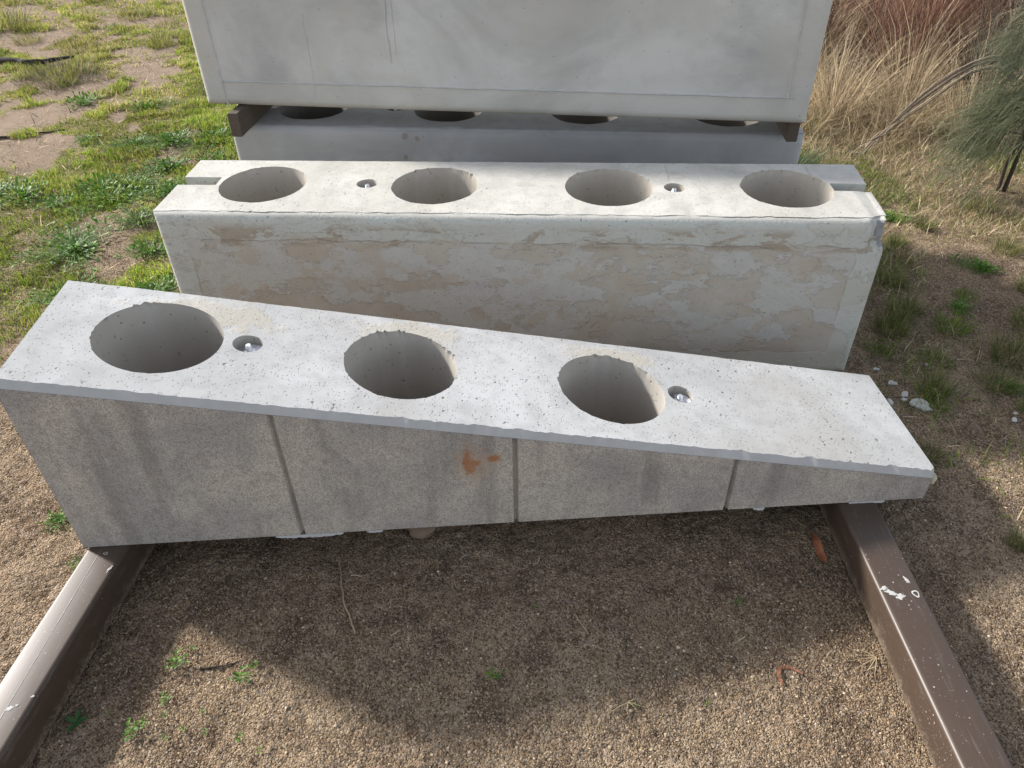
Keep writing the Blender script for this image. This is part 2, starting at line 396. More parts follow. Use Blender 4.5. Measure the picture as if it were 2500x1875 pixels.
# ------------------------------------------------------------------ concrete blocks
def ring_cutter(r, z0, z1, jit, seed, seg=144):
    """A cylinder whose upper rim wanders a little, as a chipped core edge does."""
    bm = bmesh.new(); rings = []
    rr = random.Random(seed)
    ph = [rr.random() * 9 for _ in range(4)]
    for (z, k) in ((z0, 0), (z1 - 0.022, 0), (z1 - 0.012, 0.35), (z1 - 0.004, 0.8), (z1 + 0.03, 1.25)):
        vs = []
        for i in range(seg):
            t = 2 * math.pi * i / seg
            nz = (max(0, vnoise(i * 0.45 + 3, seed * 7.3, 5) * .5 + .5 * vnoise(i * 1.7, seed * 3.1, 8) - 0.48) * 2.2 * (vnoise(i * 0.13, seed * 5.7, 3) > .42) + 0.08) * (0.25 + max(0, math.sin(t + 0.3 * math.sin(3 * t + ph[0]))))
            q = r + k * jit * float(nz)
            vs.append(bm.verts.new((q * math.cos(t), q * math.sin(t), z)))
        rings.append(vs)
    for a, b in zip(rings, rings[1:]):
        for i in range(seg): bm.faces.new((a[i], a[(i + 1) % seg], b[(i + 1) % seg], b[i]))
    bm.faces.new(rings[0][::-1]); bm.faces.new(rings[-1])
    return bm
def box_bm(x0, x1, y0, y1, z0, z1):
    bm = bmesh.new(); bmesh.ops.create_cube(bm, size=1)
    for v in bm.verts: v.co = Vector(((v.co.x + .5) * (x1 - x0) + x0, (v.co.y + .5) * (y1 - y0) + y0, (v.co.z + .5) * (z1 - z0) + z0))
    return bm
def cut(me, cutters):
    """Boolean difference, one cutter mesh after another; returns a new mesh."""
    o = bpy.data.objects.new('work', me); COL.objects.link(o); tmp = []
    for c in cutters:
        bmesh.ops.recalc_face_normals(c, faces=c.faces)
        cm = bpy.data.meshes.new('cutter'); c.to_mesh(cm); c.free()
        co = bpy.data.objects.new('cutter', cm); COL.objects.link(co); tmp.append(co)
        md = o.modifiers.new('cut', 'BOOLEAN'); md.operation = 'DIFFERENCE'; md.object = co; md.solver = 'EXACT'
    dg = bpy.context.evaluated_depsgraph_get(); dg.update()
    out = bpy.data.meshes.new_from_object(o.evaluated_get(dg))
    bpy.data.objects.remove(o)
    for t in tmp:
        cm = t.data; bpy.data.objects.remove(t); bpy.data.meshes.remove(cm)
    return out
def shift(bm, dx, dy, dz=0):
    for v in bm.verts: v.co += Vector((dx, dy, dz))
    return bm

RIM = [0, 0.0012, 0.0035, 0.007, 0.012, 0.018, 0.025, 0.032, 0.055]
def pillow(d):
    r = 0.032; return 0.85 * np.sqrt(r * r - (r - np.clip(d, 0, r)) ** 2)
def block_body(L, W, H, seed, chip=None, rough=0.0015):
    us = np.unique(np.round(np.concatenate([RIM, L - np.array(RIM), np.arange(0.07, L - 0.06, 0.0125), np.arange(L - 0.12, L - 0.056, 0.008)]), 4))
    zs = np.unique(np.round(np.concatenate([RIM, H - np.array(RIM), np.arange(0.07, H - 0.06, 0.03), np.arange(H - 0.13, H - 0.056, 0.01)]), 4))
    UU, ZZ = np.meshgrid(us, zs, indexing='ij')
    d = np.minimum(np.minimum(UU, L - UU), np.minimum(ZZ, H - ZZ))
    V = -pillow(d) + (fbm(UU * 4, ZZ * 4, seed, 3) - 0.5) * 0.004 * smooth(0, .02, d)
    top = ZZ > H - 0.001
    lip = (vnoise(us * 45, us * 0, seed + 3) - 0.5) * rough * 3 + (vnoise(us * 9, us * 0, seed + 6) - 0.5) * rough * 3
    V[:, -1] = -0.0030 + lip                       # the trowelled skin overhangs the moulded face a little
    V[:, -2] = 0.0010 - np.abs(lip) * .2
    UU2 = UU.copy(); ZZ2 = ZZ.copy()
    ZZ2[:, -1] += (vnoise(us * 30, us * 0, seed + 9) - 0.5) * 0.002
    if chip:
        cu, cz, r = chip
        q = np.sqrt(((UU - cu) / (r * 0.62)) ** 2 + ((ZZ - cz) / r) ** 2) + (fbm(UU * 40, ZZ * 40, 77, 3) - 0.5) * 0.6
        k = smooth(1.05, 0.55, q); nn = fbm(UU * 90, ZZ * 90, 91, 3)
        V += k * (0.010 + 0.022 * nn); UU2 -= k * (0.004 + 0.016 * fbm(UU * 70, ZZ * 70, 15, 3)); ZZ2 -= k * 0.010 * nn
    nu, nzn = len(us), len(zs)
    bm = bmesh.new()
    F = [[bm.verts.new((UU2[i, j], V[i, j], ZZ2[i, j])) for j in range(nzn)] for i in range(nu)]
    bb = [bm.verts.new((us[i] if 0 < i < nu - 1 else (0 if i == 0 else L), W, 0)) for i in range(nu)]
    bt = [bm.verts.new((us[i] if 0 < i < nu - 1 else (0 if i == 0 else L), W + (float(vnoise(us[i] * 40, 0, seed + 2)) - .5) * .002, H)) for i in range(nu)]
    for i in range(nu - 1):
        for j in range(nzn - 1): bm.faces.new((F[i][j], F[i + 1][j], F[i + 1][j + 1], F[i][j + 1]))
        bm.faces.new((F[i][-1], F[i + 1][-1], bt[i + 1], bt[i]))
        bm.faces.new((bt[i], bt[i + 1], bb[i + 1], bb[i]))
        bm.faces.new((bb[i], bb[i + 1], F[i + 1][0], F[i][0]))
    bm.faces.new([F[0][j] for j in range(nzn)] + [bt[0], bb[0]])
    bm.faces.new(([F[-1][j] for j in range(nzn)] + [bt[-1], bb[-1]])[::-1])
    bmesh.ops.recalc_face_normals(bm, faces=bm.faces)
    me = bpy.data.meshes.new('body'); bm.to_mesh(me); bm.free()
    return me
def paint_faces(me, mats, holes, ztop, hole_tol=0.03, chip=None):
    """0 front and flanks, 1 trowelled top, 2 bore walls, 3 fresh break."""
    me.materials.clear()
    for mt in mats: me.materials.append(mt)
    for p in me.polygons:
        c = p.center; nrm = p.normal; k = 0
        if nrm.z > 0.75 and c.z > ztop(c.x) - 0.012: k = 1
        for (hx, hy, r) in holes:
            if abs(math.hypot(c.x - hx, c.y - hy) - r) < hole_tol and abs(nrm.z) < 0.75: k = 2
        if chip and k == 0 and nrm.z < .9:
            if ((c.x - chip[0]) / (chip[2] * .45)) ** 2 + ((c.z - chip[1]) / (chip[2] * .85)) ** 2 < 1 and c.y < 0.05: k = 3
        p.material_index = k; p.use_smooth = True
    me.set_sharp_from_angle(angle=math.radians(32))
    return me

def stud(parent, u, v, ztop, depth=0.026, dia=0.0145):
    """Galvanised lifting stud standing in a small round recess."""
    bm = bmesh.new(); seg = 20
    prof = [(dia / 2 * 1.9, -depth + 0.0005), (dia / 2 * 1.9, -depth + 0.006), (dia / 2, -depth + 0.007)]
    zz = -depth + 0.007
    while zz < -0.008:
        prof += [(dia / 2 * 1.0, zz), (dia / 2 * 0.9, zz + 0.0009), (dia / 2, zz + 0.0018)]; zz += 0.0018
    prof += [(dia / 2, -0.006), (dia / 2 * 0.8, -0.0035)]
    rings = []
    for (r, z) in prof:
        n_ = 6 if False else seg
        rings.append([bm.verts.new((u + r * math.cos(2 * math.pi * i / n_), v + r * math.sin(2 * math.pi * i / n_), ztop + z)) for i in range(n_)])
    for a, b in zip(rings, rings[1:]):
        for i in range(seg): bm.faces.new((a[i], a[(i + 1) % seg], b[(i + 1) % seg], b[i]))
    bm.faces.new(rings[-1]); bm.faces.new(rings[0][::-1])
    return bm_obj('lifting_stud', bm, STUD, parent)
def recess_cap(parent, u, v, ztop, r, depth=0.027):
    bm = bmesh.new()
    vs = [bm.verts.new((u + r * .985 * math.cos(2 * math.pi * i / 32), v + r * .985 * math.sin(2 * math.pi * i / 32), ztop - depth + 0.0015 + 0.001 * math.sin(i * 1.7))) for i in range(32)]
    c = bm.verts.new((u, v, ztop - depth + 0.003))
    for i in range(32): bm.faces.new((vs[i], vs[(i + 1) % 32], c))
    return bm_obj('recess_floor', bm, mat_cap, parent)
mat_cap = mat_simple_concrete('recess_grout', (0.62, 0.63, 0.66))

def ridge(parent, pts, w, h, mat, seed, axis='u'):
    """Thin raised line of cement left where two form sheets met."""
    bm = bmesh.new(); prev = None
    (u0, z0), (u1, z1) = pts
    nseg = max(8, int(math.hypot(u1 - u0, z1 - z0) / 0.012))
    px, pz = -(z1 - z0), (u1 - u0); l = math.hypot(px, pz); px /= l; pz /= l
    for i in range(nseg + 1):
        t = i / nseg
        a = (float(vnoise(i * 0.5, 0, seed)) - .5) * 0.003; hh = h * (0.35 + 1.1 * float(vnoise(i * 0.7, 4, seed + 2)))
        ww = w * (0.6 + 0.8 * float(vnoise(i * 0.9, 9, seed + 5)))
        cu = u0 + (u1 - u0) * t + px * a; cz = z0 + (z1 - z0) * t + pz * a
        row = [bm.verts.new((cu - px * ww, -0.026, cz - pz * ww)), bm.verts.new((cu, -0.0285 - hh, cz)), bm.verts.new((cu + px * ww, -0.026, cz + pz * ww))]
        if prev:
            bm.faces.new((prev[0], row[0], row[1], prev[1])); bm.faces.new((prev[1], row[1], row[2], prev[2]))
        prev = row
    return bm_obj('form_seam', bm, mat, parent)

def holes_for(L, W): return [(u * L / 2.255, W * 0.507, 0.1415) for u in (0.285, 0.858, 1.424, 1.988)]

def long_block(name, label, loc, yaw, L, W, H, mats, seed, chip=None, seams=False, studs=True, rough=0.0015, slot=0.055, zb=-0.05):
    t = thing(name, label, 'concrete block', loc, yaw, None)
    hs = holes_for(L, W); bolts = [(0.631, W * .53), (1.634, W * .5)]
    for attempt in range(5):              # the exact solver can lose a body to a near-coplanar pair: nudge and retry
        me = block_body(L, W, H, seed, chip, rough); e = attempt * 0.0007
        cuts = [shift(ring_cutter(r, zb, H, 0.013, seed + k + attempt * 100), u, v) for k, (u, v, r) in enumerate(hs)]
        cuts += [shift(ring_cutter(0.034, H - 0.027 - e, H, 0.003, seed + 20 + k + attempt * 100, 48), u, v) for k, (u, v) in enumerate(bolts)]
        cuts.append(box_bm(-0.05, 0.129, 0.188, 0.250, H - slot - e, H + 0.05))
        cuts.append(box_bm(L - 0.121, L + 0.05, 0.183, 0.240, H - slot - e, H + 0.05))
        me2 = cut(me, cuts); tb = bmesh.new(); tb.from_mesh(me2); vol = abs(tb.calc_volume()); tb.free()
        if 0.4 * L * W * H < vol < L * W * H: break
    paint_faces(me2, mats, hs + [(u, v, 0.034) for u, v in bolts], lambda x: H, 0.012, chip)
    obj('body', me2, t)
    if studs:
        for (u, v) in bolts: stud(t, u, v, H); recess_cap(t, u, v, H, 0.034)
    return t, me2

# --- middle block, pale with a peeling face
ML, MW, MH = 2.2554, 0.3947, 0.5701
M_TOP = mat_top('pale_trowelled_concrete', (0.435, 0.42, 0.38), (0.52, 0.505, 0.465), 0.85, streaks=((0.640, 0.003, 0.255, 0.30, 1.0), (1.622, 0.006, 0.24, 0.39, 4.0), (2.09, 0.010, 0.26, 0.39, 6.0)))
BORE = mat_hole('bore_wall_concrete', (0.40, 0.365, 0.315))
BROKEN = mat_simple_concrete('fresh_broken_concrete', (0.27, 0.27, 0.275), 1.0)
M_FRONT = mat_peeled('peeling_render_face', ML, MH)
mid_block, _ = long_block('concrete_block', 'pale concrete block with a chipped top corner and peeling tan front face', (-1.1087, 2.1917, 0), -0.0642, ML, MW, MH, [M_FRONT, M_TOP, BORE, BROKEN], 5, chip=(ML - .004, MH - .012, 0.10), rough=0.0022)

# --- lower block of the stack behind
LH = 0.537
L_TOP = mat_top('grey_trowelled_concrete', (0.44, 0.44, 0.435), (0.49, 0.485, 0.475), 0.7)  # neutral grey trowelled top, shared by both stacked blocks
L_BORE = mat_hole('shade_toned_bore_wall', (0.20, 0.185, 0.165))  # wall colour darkened to carry the shade inside these bores
L_FRONT = mat_form('smooth_form_face_lower', ML, LH, (0.365, 0.37, 0.375), spots=((0.715, 0.505, 0.018, 0.016, (0.22, 0.17, 0.13)), (0.765, 0.50, 0.012, 0.014, (0.22, 0.17, 0.13)), (0.71, 0.42, 0.010, 0.014, (0.22, 0.17, 0.13))))  # base darker and cooler than the upper face, painting in its shade
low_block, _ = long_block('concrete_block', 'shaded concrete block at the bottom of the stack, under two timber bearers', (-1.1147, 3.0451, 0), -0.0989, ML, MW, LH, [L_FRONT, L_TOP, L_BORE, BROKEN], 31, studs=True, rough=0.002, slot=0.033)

# --- upper block of the stack
UH = 0.615  # unseen top raised to hold its shadow on the middle block
U_FRONT = mat_form('smooth_form_face_upper', ML, UH, (0.43, 0.425, 0.405), cracks=((0.455, 0.0009, 0.04, 0.34, 0.012, 2.0), (0.762, 0.003, 0.17, 0.5, 0.01, 5.0), (0.785, 0.0015, 0.20, 0.5, 0.012, 8.0)))
up_block, _ = long_block('concrete_block', 'smooth grey concrete block lying on timber bearers on top of the stack', (-1.1663, 3.0155, 0.6299), -0.1502, ML, MW, UH, [U_FRONT, L_TOP, BORE, BROKEN], 57, studs=True, zb=0.3)
U_SEAM = mat_simple_concrete('cement_ridge', (0.46, 0.455, 0.44))
ridge(up_block, ((0.09, 0.0), (0.087, 0.57)), 0.0034, 0.0045, U_SEAM, 3)
ridge(up_block, ((0.09, 0.0935), (2.20, 0.0935)), 0.0030, 0.0036, U_SEAM, 8)
ridge(up_block, ((2.172, 0.094), (2.165, 0.57)), 0.0034, 0.0045, U_SEAM, 14)

# --- timber bearers
def bearer(label, loc, yaw, w, h, l, seed):
    t = bmesh.new(); n = 14; prev = None; rows = []
    c = 0.003
    prof = [(c, 0), (w - c, 0), (w, c), (w, h - c), (w - c, h), (c, h), (0, h - c), (0, c)]
    for i in range(n + 1):
        row = []
        for k, (a, b) in enumerate(prof):
            row.append(t.verts.new((a + (float(vnoise(i * .6, k * 3, seed)) - .5) * 0.0025, l * i / n, b + ((float(vnoise(i * .6, k * 5, seed + 4)) - .5) * 0.002 if 0 < i else 0))))
        rows.append(row)
    for a, b in zip(rows, rows[1:]):
        for k in range(8): t.faces.new((a[k], a[(k + 1) % 8], b[(k + 1) % 8], b[k]))
    t.faces.new(rows[0]); t.faces.new(rows[-1][::-1])
    o = bm_obj('timber_bearer', t, WOOD); o.location = loc; o.rotation_euler = (0, 0, yaw)
    return tag(o, label, 'timber', 'timber bearers between the stacked blocks')
bearer('weathered timber bearer sticking out at the left end of the stack', (-1.063, 2.892, 0.539), -0.10, 0.040, 0.0895, 0.60, 2)
bearer('dark timber bearer under the right end of the upper block', (1.032, 2.735, 0.539), -0.10, 0.038, 0.0895, 0.60, 9)

# --- front wedge block on the steel beams
WL, WW, WH0, WH1, WZ, WYAW = 2.1687, 0.4067, 0.5295, 0.0872, 0.1085, 0.0525
wedge = thing('concrete_wedge', 'wedge-shaped concrete block tapering to the right, three round holes, scored front', 'concrete block', (-1.0762, 1.2460, WZ), WYAW)
W_TOP = mat_top('white_pitted_concrete', (0.415, 0.41, 0.40), (0.51, 0.505, 0.495), 1.15, rough_spots=((0.34, 0.33, 0.20, 0.07), (0.84, 0.35, 0.15, 0.05), (1.38, 0.345, 0.16, 0.05)))
W_FRONT = mat_wedge_front('brown_grey_form_face', WZ)
W_EDGE = mat_simple_concrete('grey_chamfer_concrete', (0.40, 0.385, 0.365))
W_BORE = mat_hole('dark_bore_wall', (0.37, 0.345, 0.31))
def wtop(u): return WH0 + (WH1 - WH0) * u / WL
CH = 0.015
def wedge_body():
    us = np.unique(np.round(np.concatenate([[-0.009, 0.0, WL - 0.014, WL - 0.004, WL], np.linspace(0.012, WL - 0.02, 300)]), 4))
    bm = bmesh.new(); rows = []
    for i, u in enumerate(us):
        e = WL - u; f = -0.008 + 0.014 * (1 - min(e / 0.014, 1))
        j = (float(vnoise(u * 70, 1, 6)) - .5) * 0.0045 + (float(vnoise(u * 160, 2, 9)) - .5) * 0.003 + max(0, float(vnoise(u * 22, 5, 33)) - .72) * .02
        jb = (float(vnoise(u * 50, 7, 12)) - .5) * 0.004 + max(0, float(vnoise(u * 14, 7, 15)) - .6) * .012
        zt = wtop(u)
        rec = 0.0045 if e > 0.0139 and u > -0.004 else f
        rows.append([bm.verts.new(q) for q in ((u, WW, 0), (u, rec, 0), (u, rec, zt - CH - 0.001), (u, f, zt - CH), (u, f + CH + j, zt), (u, WW - abs(jb) * .5, zt))])
    for a, b in zip(rows, rows[1:]):
        for k in range(6): bm.faces.new((a[k], a[(k + 1) % 6], b[(k + 1) % 6], b[k]))
    bm.faces.new(rows[0]); bm.faces.new(rows[-1][::-1])
    bmesh.ops.recalc_face_normals(bm, faces=bm.faces)
    me = bpy.data.meshes.new('body'); bm.to_mesh(me); bm.free(); return me
wh = [(0.255, 0.2145, 0.1405), (0.814, 0.211, 0.1365), (1.349, 0.206, 0.139)]
wb = [(0.451, 0.224), (1.535, 0.211)]
slope = math.atan2(WH1 - WH0, WL)
def wedge_cutter(u, v, r, depth, jit, seed, seg=144):
    bm = ring_cutter(r, -depth, 0.0, jit, seed, seg)
    for q in bm.verts:                    # follow the sloping top
        q.co.z += math.tan(slope) * q.co.x if depth < 0.2 or q.co.z > -0.1 else 0
    return shift(bm, u, v, wtop(u))
wcuts = [wedge_cutter(u, v, r, 0.8, 0.017, 71 + k) for k, (u, v, r) in enumerate(wh)]
wcuts += [wedge_cutter(u, v, 0.034, 0.027, 0.003, 91 + k, 48) for k, (u, v) in enumerate(wb)]
wme = cut(wedge_body(), wcuts)
wme.materials.clear()
for mt in (W_FRONT, W_TOP, W_BORE, W_EDGE): wme.materials.append(mt)
for p in wme.polygons:
    c = p.center; nr = p.normal; k = 0
    if nr.z > 0.9 and c.z > wtop(c.x) - 0.006: k = 1
    elif nr.z > 0.3 and c.y < 0.02: k = 3
    for (hx, hy, r) in wh + [(u, v, 0.034) for u, v in wb]:
        if abs(math.hypot(c.x - hx, c.y - hy) - r) < 0.012 and nr.z < 0.75: k = 2
    p.material_index = k; p.use_smooth = True
wme.set_sharp_from_angle(angle=math.radians(30))
obj('body', wme, wedge)
grooves = [0.0, 0.538, 1.082, 1.628, WL]
for a, b in zip(grooves, grooves[1:]):                # four face panels, V joints between them
    a0 = a if a > 0 else -0.0085; b0 = b - (0.0 if b < WL else 0.0142)
    ba = 0.0075 if a > 0 else 0.0; bb_ = 0.0075 if b < WL else 0.0
    bm = bmesh.new(); n = 24
    def panel_col(u, v, back): return u, v
    prev = None
    cols = [(a0 + (0.0015 if ba else 0), 0.0045)] + [(a0 + ba + (b0 - bb_ - a0 - ba) * i / n, -0.008) for i in range(n + 1)] + [(b0 - (0.0015 if bb_ else 0), 0.0045)]
    for (u, v) in cols:
        zt = wtop(u) - CH - (0.0 if v < 0 else 0.0015)
        row = [bm.verts.new((u, v, 0.0008)), bm.verts.new((u, v, zt - 0.0006))]
        if prev: bm.faces.new((prev[0], row[0], row[1], prev[1]))
        prev = row
    bm_obj('face_panel', bm, W_FRONT, wedge)
for (u, v) in wb:
    s_ = stud(wedge, u, v, wtop(u)); recess_cap(wedge, u, v, wtop(u), 0.0325)
def flash(parent, u0, u1, drop, seed):
    """Thin tongue of mortar that leaked below the form."""
    bm = bmesh.new(); n = max(8, int((u1 - u0) / 0.006)); prev = None
    for i in range(n + 1):
        t = i / n; u = u0 + (u1 - u0) * t
        d = drop * math.sin(math.pi * min(1, max(0, t))) ** 0.5 * (0.4 + float(vnoise(i * .8, 0, seed))) + 0.0005
        row = [bm.verts.new((u, -0.009, 0.002)), bm.verts.new((u, -0.012 - d * .3, 0.0005 - d)), bm.verts.new((u, -0.006 - d * .3, 0.0 - d)), bm.verts.new((u, 0.02, -0.001))]
        if prev:
            for k in range(3): bm.faces.new((prev[k], row[k], row[k + 1], prev[k + 1]))
        prev = row
    bm_obj('mortar_flash', bm, W_EDGE, parent)
flash(wedge, 0.470, 0.640, 0.005, 4); flash(wedge, 0.70, 0.74, 0.004, 6); flash(wedge, 1.70, 1.73, 0.004, 8); flash(wedge, 1.955, 1.99, 0.006, 10); flash(wedge, 1.99, 2.05, 0.004, 12)

# ------------------------------------------------------------------ steel beams
def beam(label, loc, yaw, w, h, y0, y1, mat):
    t = thing('steel_beam', label, 'steel beam', loc, yaw, 'steel beams under the wedge block')
    r = 0.011; prof = []
    for (cx, cz, a0) in ((w - r, r, -90), (w - r, h - r, 0), (r, h - r, 90), (r, r, 180)):
        for k in range(6):
            a = math.radians(a0 + 90 * k / 5); prof.append((cx + r * math.cos(a), cz + r * math.sin(a)))
    inner = [((a - w / 2) * 0.90 + w / 2, (b - h / 2) * 0.90 + h / 2) for a, b in prof]
    bm = bmesh.new(); n = len(prof)
    O = [[bm.verts.new((a, y, b)) for a, b in prof] for y in (y0, y1)]; I_ = [[bm.verts.new((a, y, b)) for a, b in inner] for y in (y0, y1)]
    for k in range(n):
        k2 = (k + 1) % n
        bm.faces.new((O[0][k], O[0][k2], O[1][k2], O[1][k])); bm.faces.new((I_[0][k], I_[1][k], I_[1][k2], I_[0][k2]))
        bm.faces.new((O[0][k], I_[0][k], I_[0][k2], O[0][k2])); bm.faces.new((O[1][k], O[1][k2], I_[1][k2], I_[1][k]))
    o = bm_obj('body', bm, mat, t, True); o.data.set_sharp_from_angle(angle=math.radians(40))
    return t
BH = 0.1075
lb = beam('brown painted steel beam under the tall left end of the wedge', (-1.0288, 1.7608, 0), -0.0946, 0.1023, BH, -2.6, -0.03, mat_beam('brown_beam_paint', 0.0))
rb = beam('brown painted steel beam with white paint splashes under the thin right end', (0.8504, 1.3, 0), 0.0, 0.1016, BH, -2.2, 0.42, mat_beam('brown_beam_paint_worn', 5.0))
PAINT = mat_simple_concrete('white_paint', (0.44, 0.43, 0.41))
def splash(parent, name, x, y, z, rx, ry, seed, ring=False, ang=0.0):
    bm = bmesh.new(); n = 28; q = []
    inn = []
    for i in range(n):
        t = 2 * math.pi * i / n; k = 0.55 + 0.9 * float(vnoise(i * .75, seed, seed)) if not ring else 1 + .12 * math.sin(3 * t)
        a, b = rx * k * math.cos(t), ry * k * math.sin(t)
        px, py = x + a * math.cos(ang) - b * math.sin(ang), y + a * math.sin(ang) + b * math.cos(ang)
        q.append(bm.verts.new((px, py, z + 0.0006)))
        inn.append(bm.verts.new((x + (px - x) * .62, y + (py - y) * .62, z + (0.0010 if not ring else 0.0008))))
    for i in range(n): bm.faces.new((q[i], q[(i + 1) % n], inn[(i + 1) % n], inn[i]))
    if not ring: bm.faces.new(inn)
    return bm_obj(name, bm, PAINT, parent)

def loc_in(t, x, y):
    yaw = t.rotation_euler.z; dx, dy = x - t.location.x, y - t.location.y
    return dx * math.cos(yaw) + dy * math.sin(yaw), -dx * math.sin(yaw) + dy * math.cos(yaw)
for (x, y, rx, ry, s, rg, a) in ((0.863, 1.072, .009, .006, 3, False, .3), (0.876, 1.060, .014, .006, 5, False, -.5), (0.894, 1.049, .010, .007, 8, False, .2), (0.926, 1.095, .0045, .009, 11, False, .3), (0.931, 1.056, .008, .010, 2, True, .2)):
    u, v = loc_in(rb, x, y); splash(rb, 'paint_ring' if rg else 'paint_splash', u, v, BH, rx, ry, s, rg, a)
for (x, y, rx, ry, s, rg, a) in ((-1.023, 1.219, .0055, .004, 2, True, .3), (-0.993, 1.171, .0028, .010, 4, False, -.3), (-1.058, 0.816, .007, .004, 7, False, .4), (-1.046, 0.822, .003, .003, 9, False, 0), (-1.022, 0.842, .004, .002, 13, False, .5)):
    u, v = loc_in(lb, x, y); splash(lb, 'paint_ring' if rg else 'paint_splash', u, v, BH, rx, ry, s, rg, a)
def scribe(parent, p0, p1, w):
    (x0, y0), (x1, y1) = loc_in(parent, *p0), loc_in(parent, *p1)
    bm = bmesh.new(); n = 60; prev = None
    for i in range(n + 1):
        t = i / n; ww = w * (0.35 + 1.1 * float(vnoise(i * .7, 2, 3)))
        x, y = x0 + (x1 - x0) * t, y0 + (y1 - y0) * t
        row = [bm.verts.new((x - ww, y, BH + 0.0006)), bm.verts.new((x + ww, y, BH + 0.0006))]
        if prev: bm.faces.new((prev[0], prev[1], row[1], row[0]))
        prev = row
    bm_obj('scribed_line', bm, PAINT, parent)
scribe(lb, (-1.040, 1.215), (-1.075, 0.66), 0.0007)

# ------------------------------------------------------------------ grass and weed builders
def blades(P, H, W, lean, az, droop=0.5, seg=3, twist=None):
    """Curved tapering strips. P roots (N,3), H lengths, W widths, lean 0..1.5 rad, az heading."""
    N = len(P); ts = np.linspace(0, 1, seg + 1)
    ang = lean[:, None] + droop * (ts[None, :] ** 1.4) * 1.0          # angle from vertical along the blade
    st = (H / seg)[:, None]
    hx = np.cumsum(np.concatenate([np.zeros((N, 1)), np.sin(ang[:, :-1]) * st], 1), 1)
    hz = np.cumsum(np.concatenate([np.zeros((N, 1)), np.cos(ang[:, :-1]) * st], 1), 1)
    ca, sa = np.cos(az), np.sin(az)
    cx = P[:, 0:1] + hx * ca[:, None]; cy = P[:, 1:2] + hx * sa[:, None]; cz = P[:, 2:3] + hz
    tw = az + np.pi / 2 + (twist if twist is not None else RNG.normal(0, .6, N))
    wx, wy = np.cos(tw), np.sin(tw)
    wid = W[:, None] * (1 - ts[None, :] ** 1.5) * 0.5
    V = []
    for k in range(seg):
        V.append(np.stack([cx[:, k] - wx * wid[:, k], cy[:, k] - wy * wid[:, k], cz[:, k]], 1))
        V.append(np.stack([cx[:, k] + wx * wid[:, k], cy[:, k] + wy * wid[:, k], cz[:, k]], 1))
    V.append(np.stack([cx[:, seg], cy[:, seg], cz[:, seg]], 1))
    nv = 2 * seg + 1
    verts = np.stack(V, 1).reshape(-1, 3)
    base = (np.arange(N) * nv)[:, None]
    t = []
    for k in range(seg - 1):
        a = 2 * k; t += [[a, a + 1, a + 3], [a, a + 3, a + 2]]
    a = 2 * (seg - 1); t += [[a, a + 1, a + 2]]
    tris = (base[:, None, :] + np.array(t)[None, :, :]).reshape(-1, 3)
    return verts, tris, nv
def palette(N, cols, wts=None, jit=0.18):
    cols = np.array(cols); i = RNG.choice(len(cols), N, p=wts)
    return np.clip(cols[i] * (1 + RNG.normal(0, jit, (N, 1))), 0.005, 1)
GREENS = [(0.150, 0.250, 0.020), (0.200, 0.290, 0.026), (0.090, 0.160, 0.018), (0.260, 0.290, 0.040), (0.27, 0.24, 0.07)]
OLIVE = [(0.095, 0.140, 0.030), (0.140, 0.170, 0.040), (0.060, 0.095, 0.026), (0.24, 0.20, 0.095), (0.19, 0.19, 0.06)]
STRAW = [(0.55, 0.44, 0.29), (0.65, 0.54, 0.37), (0.40, 0.30, 0.195), (0.20, 0.145, 0.095), (0.46, 0.355, 0.22)]

def on_block(x, y):
    """True where a concrete block or beam stands."""
    r = np.zeros(len(x), bool)
    for (ox, oy, yaw, L, W) in ((-1.1087, 2.1917, -0.0642, 2.2554, 0.3947), (-1.0762, 1.2460, 0.0525, 2.1687, 0.4067), (-1.1147, 3.0451, -0.0989, 2.2554, 0.3947)):
        dx, dy = x - ox, y - oy; u = dx * math.cos(yaw) + dy * math.sin(yaw); v = -dx * math.sin(yaw) + dy * math.cos(yaw)
        r |= (u > -0.015) & (u < L + 0.015) & (v > -0.03) & (v < W + 0.015)
    u = (x + 1.0288) * math.cos(.0946) - (y - 1.7608) * math.sin(.0946)
    r |= (u > -0.01) & (u < 0.115) & (y < 1.75)
    r |= (x > 0.846) & (x < 0.957) & (y < 1.73)
    return r

# where the turf grows: pale sand shows in named hollows
BARE = [(-3.0, 4.75, 0.60, 0.30), (-1.85, 3.15, 0.32, 0.42), (-2.5, 3.9, 0.30, 0.14), (-3.4, 6.3, 0.35, 0.12), (-1.6, 2.35, 0.35, 0.30), (-2.45, 5.65, 0.35, 0.12), (-1.35, 1.6, 0.5, 0.75)]
LUSH = [(-2.35, 3.75, 0.65, 0.22), (-1.75, 3.9, 0.40, 0.30), (-1.95, 3.45, 0.35, 0.25), (-1.62, 2.62, 0.32, 0.18), (-1.95, 2.7, 0.25, 0.4), (-2.0, 5.0, 0.45, 0.5), (-1.45, 2.75, 0.22, 0.25), (-1.45, 3.1, 0.2, 0.2)]
def turf(x, y):
    g = fbm(x * 2.1, y * 2.1, 31, 4) * 1.25 - 0.14 + (fbm(x * 7, y * 7, 39, 3) - .5) * 0.7
    for (a, b, ra, rb_) in BARE: g = g - 0.36 * np.exp(-(((x - a) / ra) ** 2 + ((y - b) / rb_) ** 2) * 1.2)
    for (a, b, ra, rb_) in LUSH: g = g + 0.50 * np.exp(-(((x - a) / ra) ** 2 + ((y - b) / rb_) ** 2) * 1.2)
    return np.clip(g, 0, 1)
def scatter(n, x0, x1, y0, y1, dens):
    x = RNG.uniform(x0, x1, n); y = RNG.uniform(y0, y1, n)
    k = (RNG.random(n) < dens(x, y)) & ~on_block(x, y); return x[k], y[k]

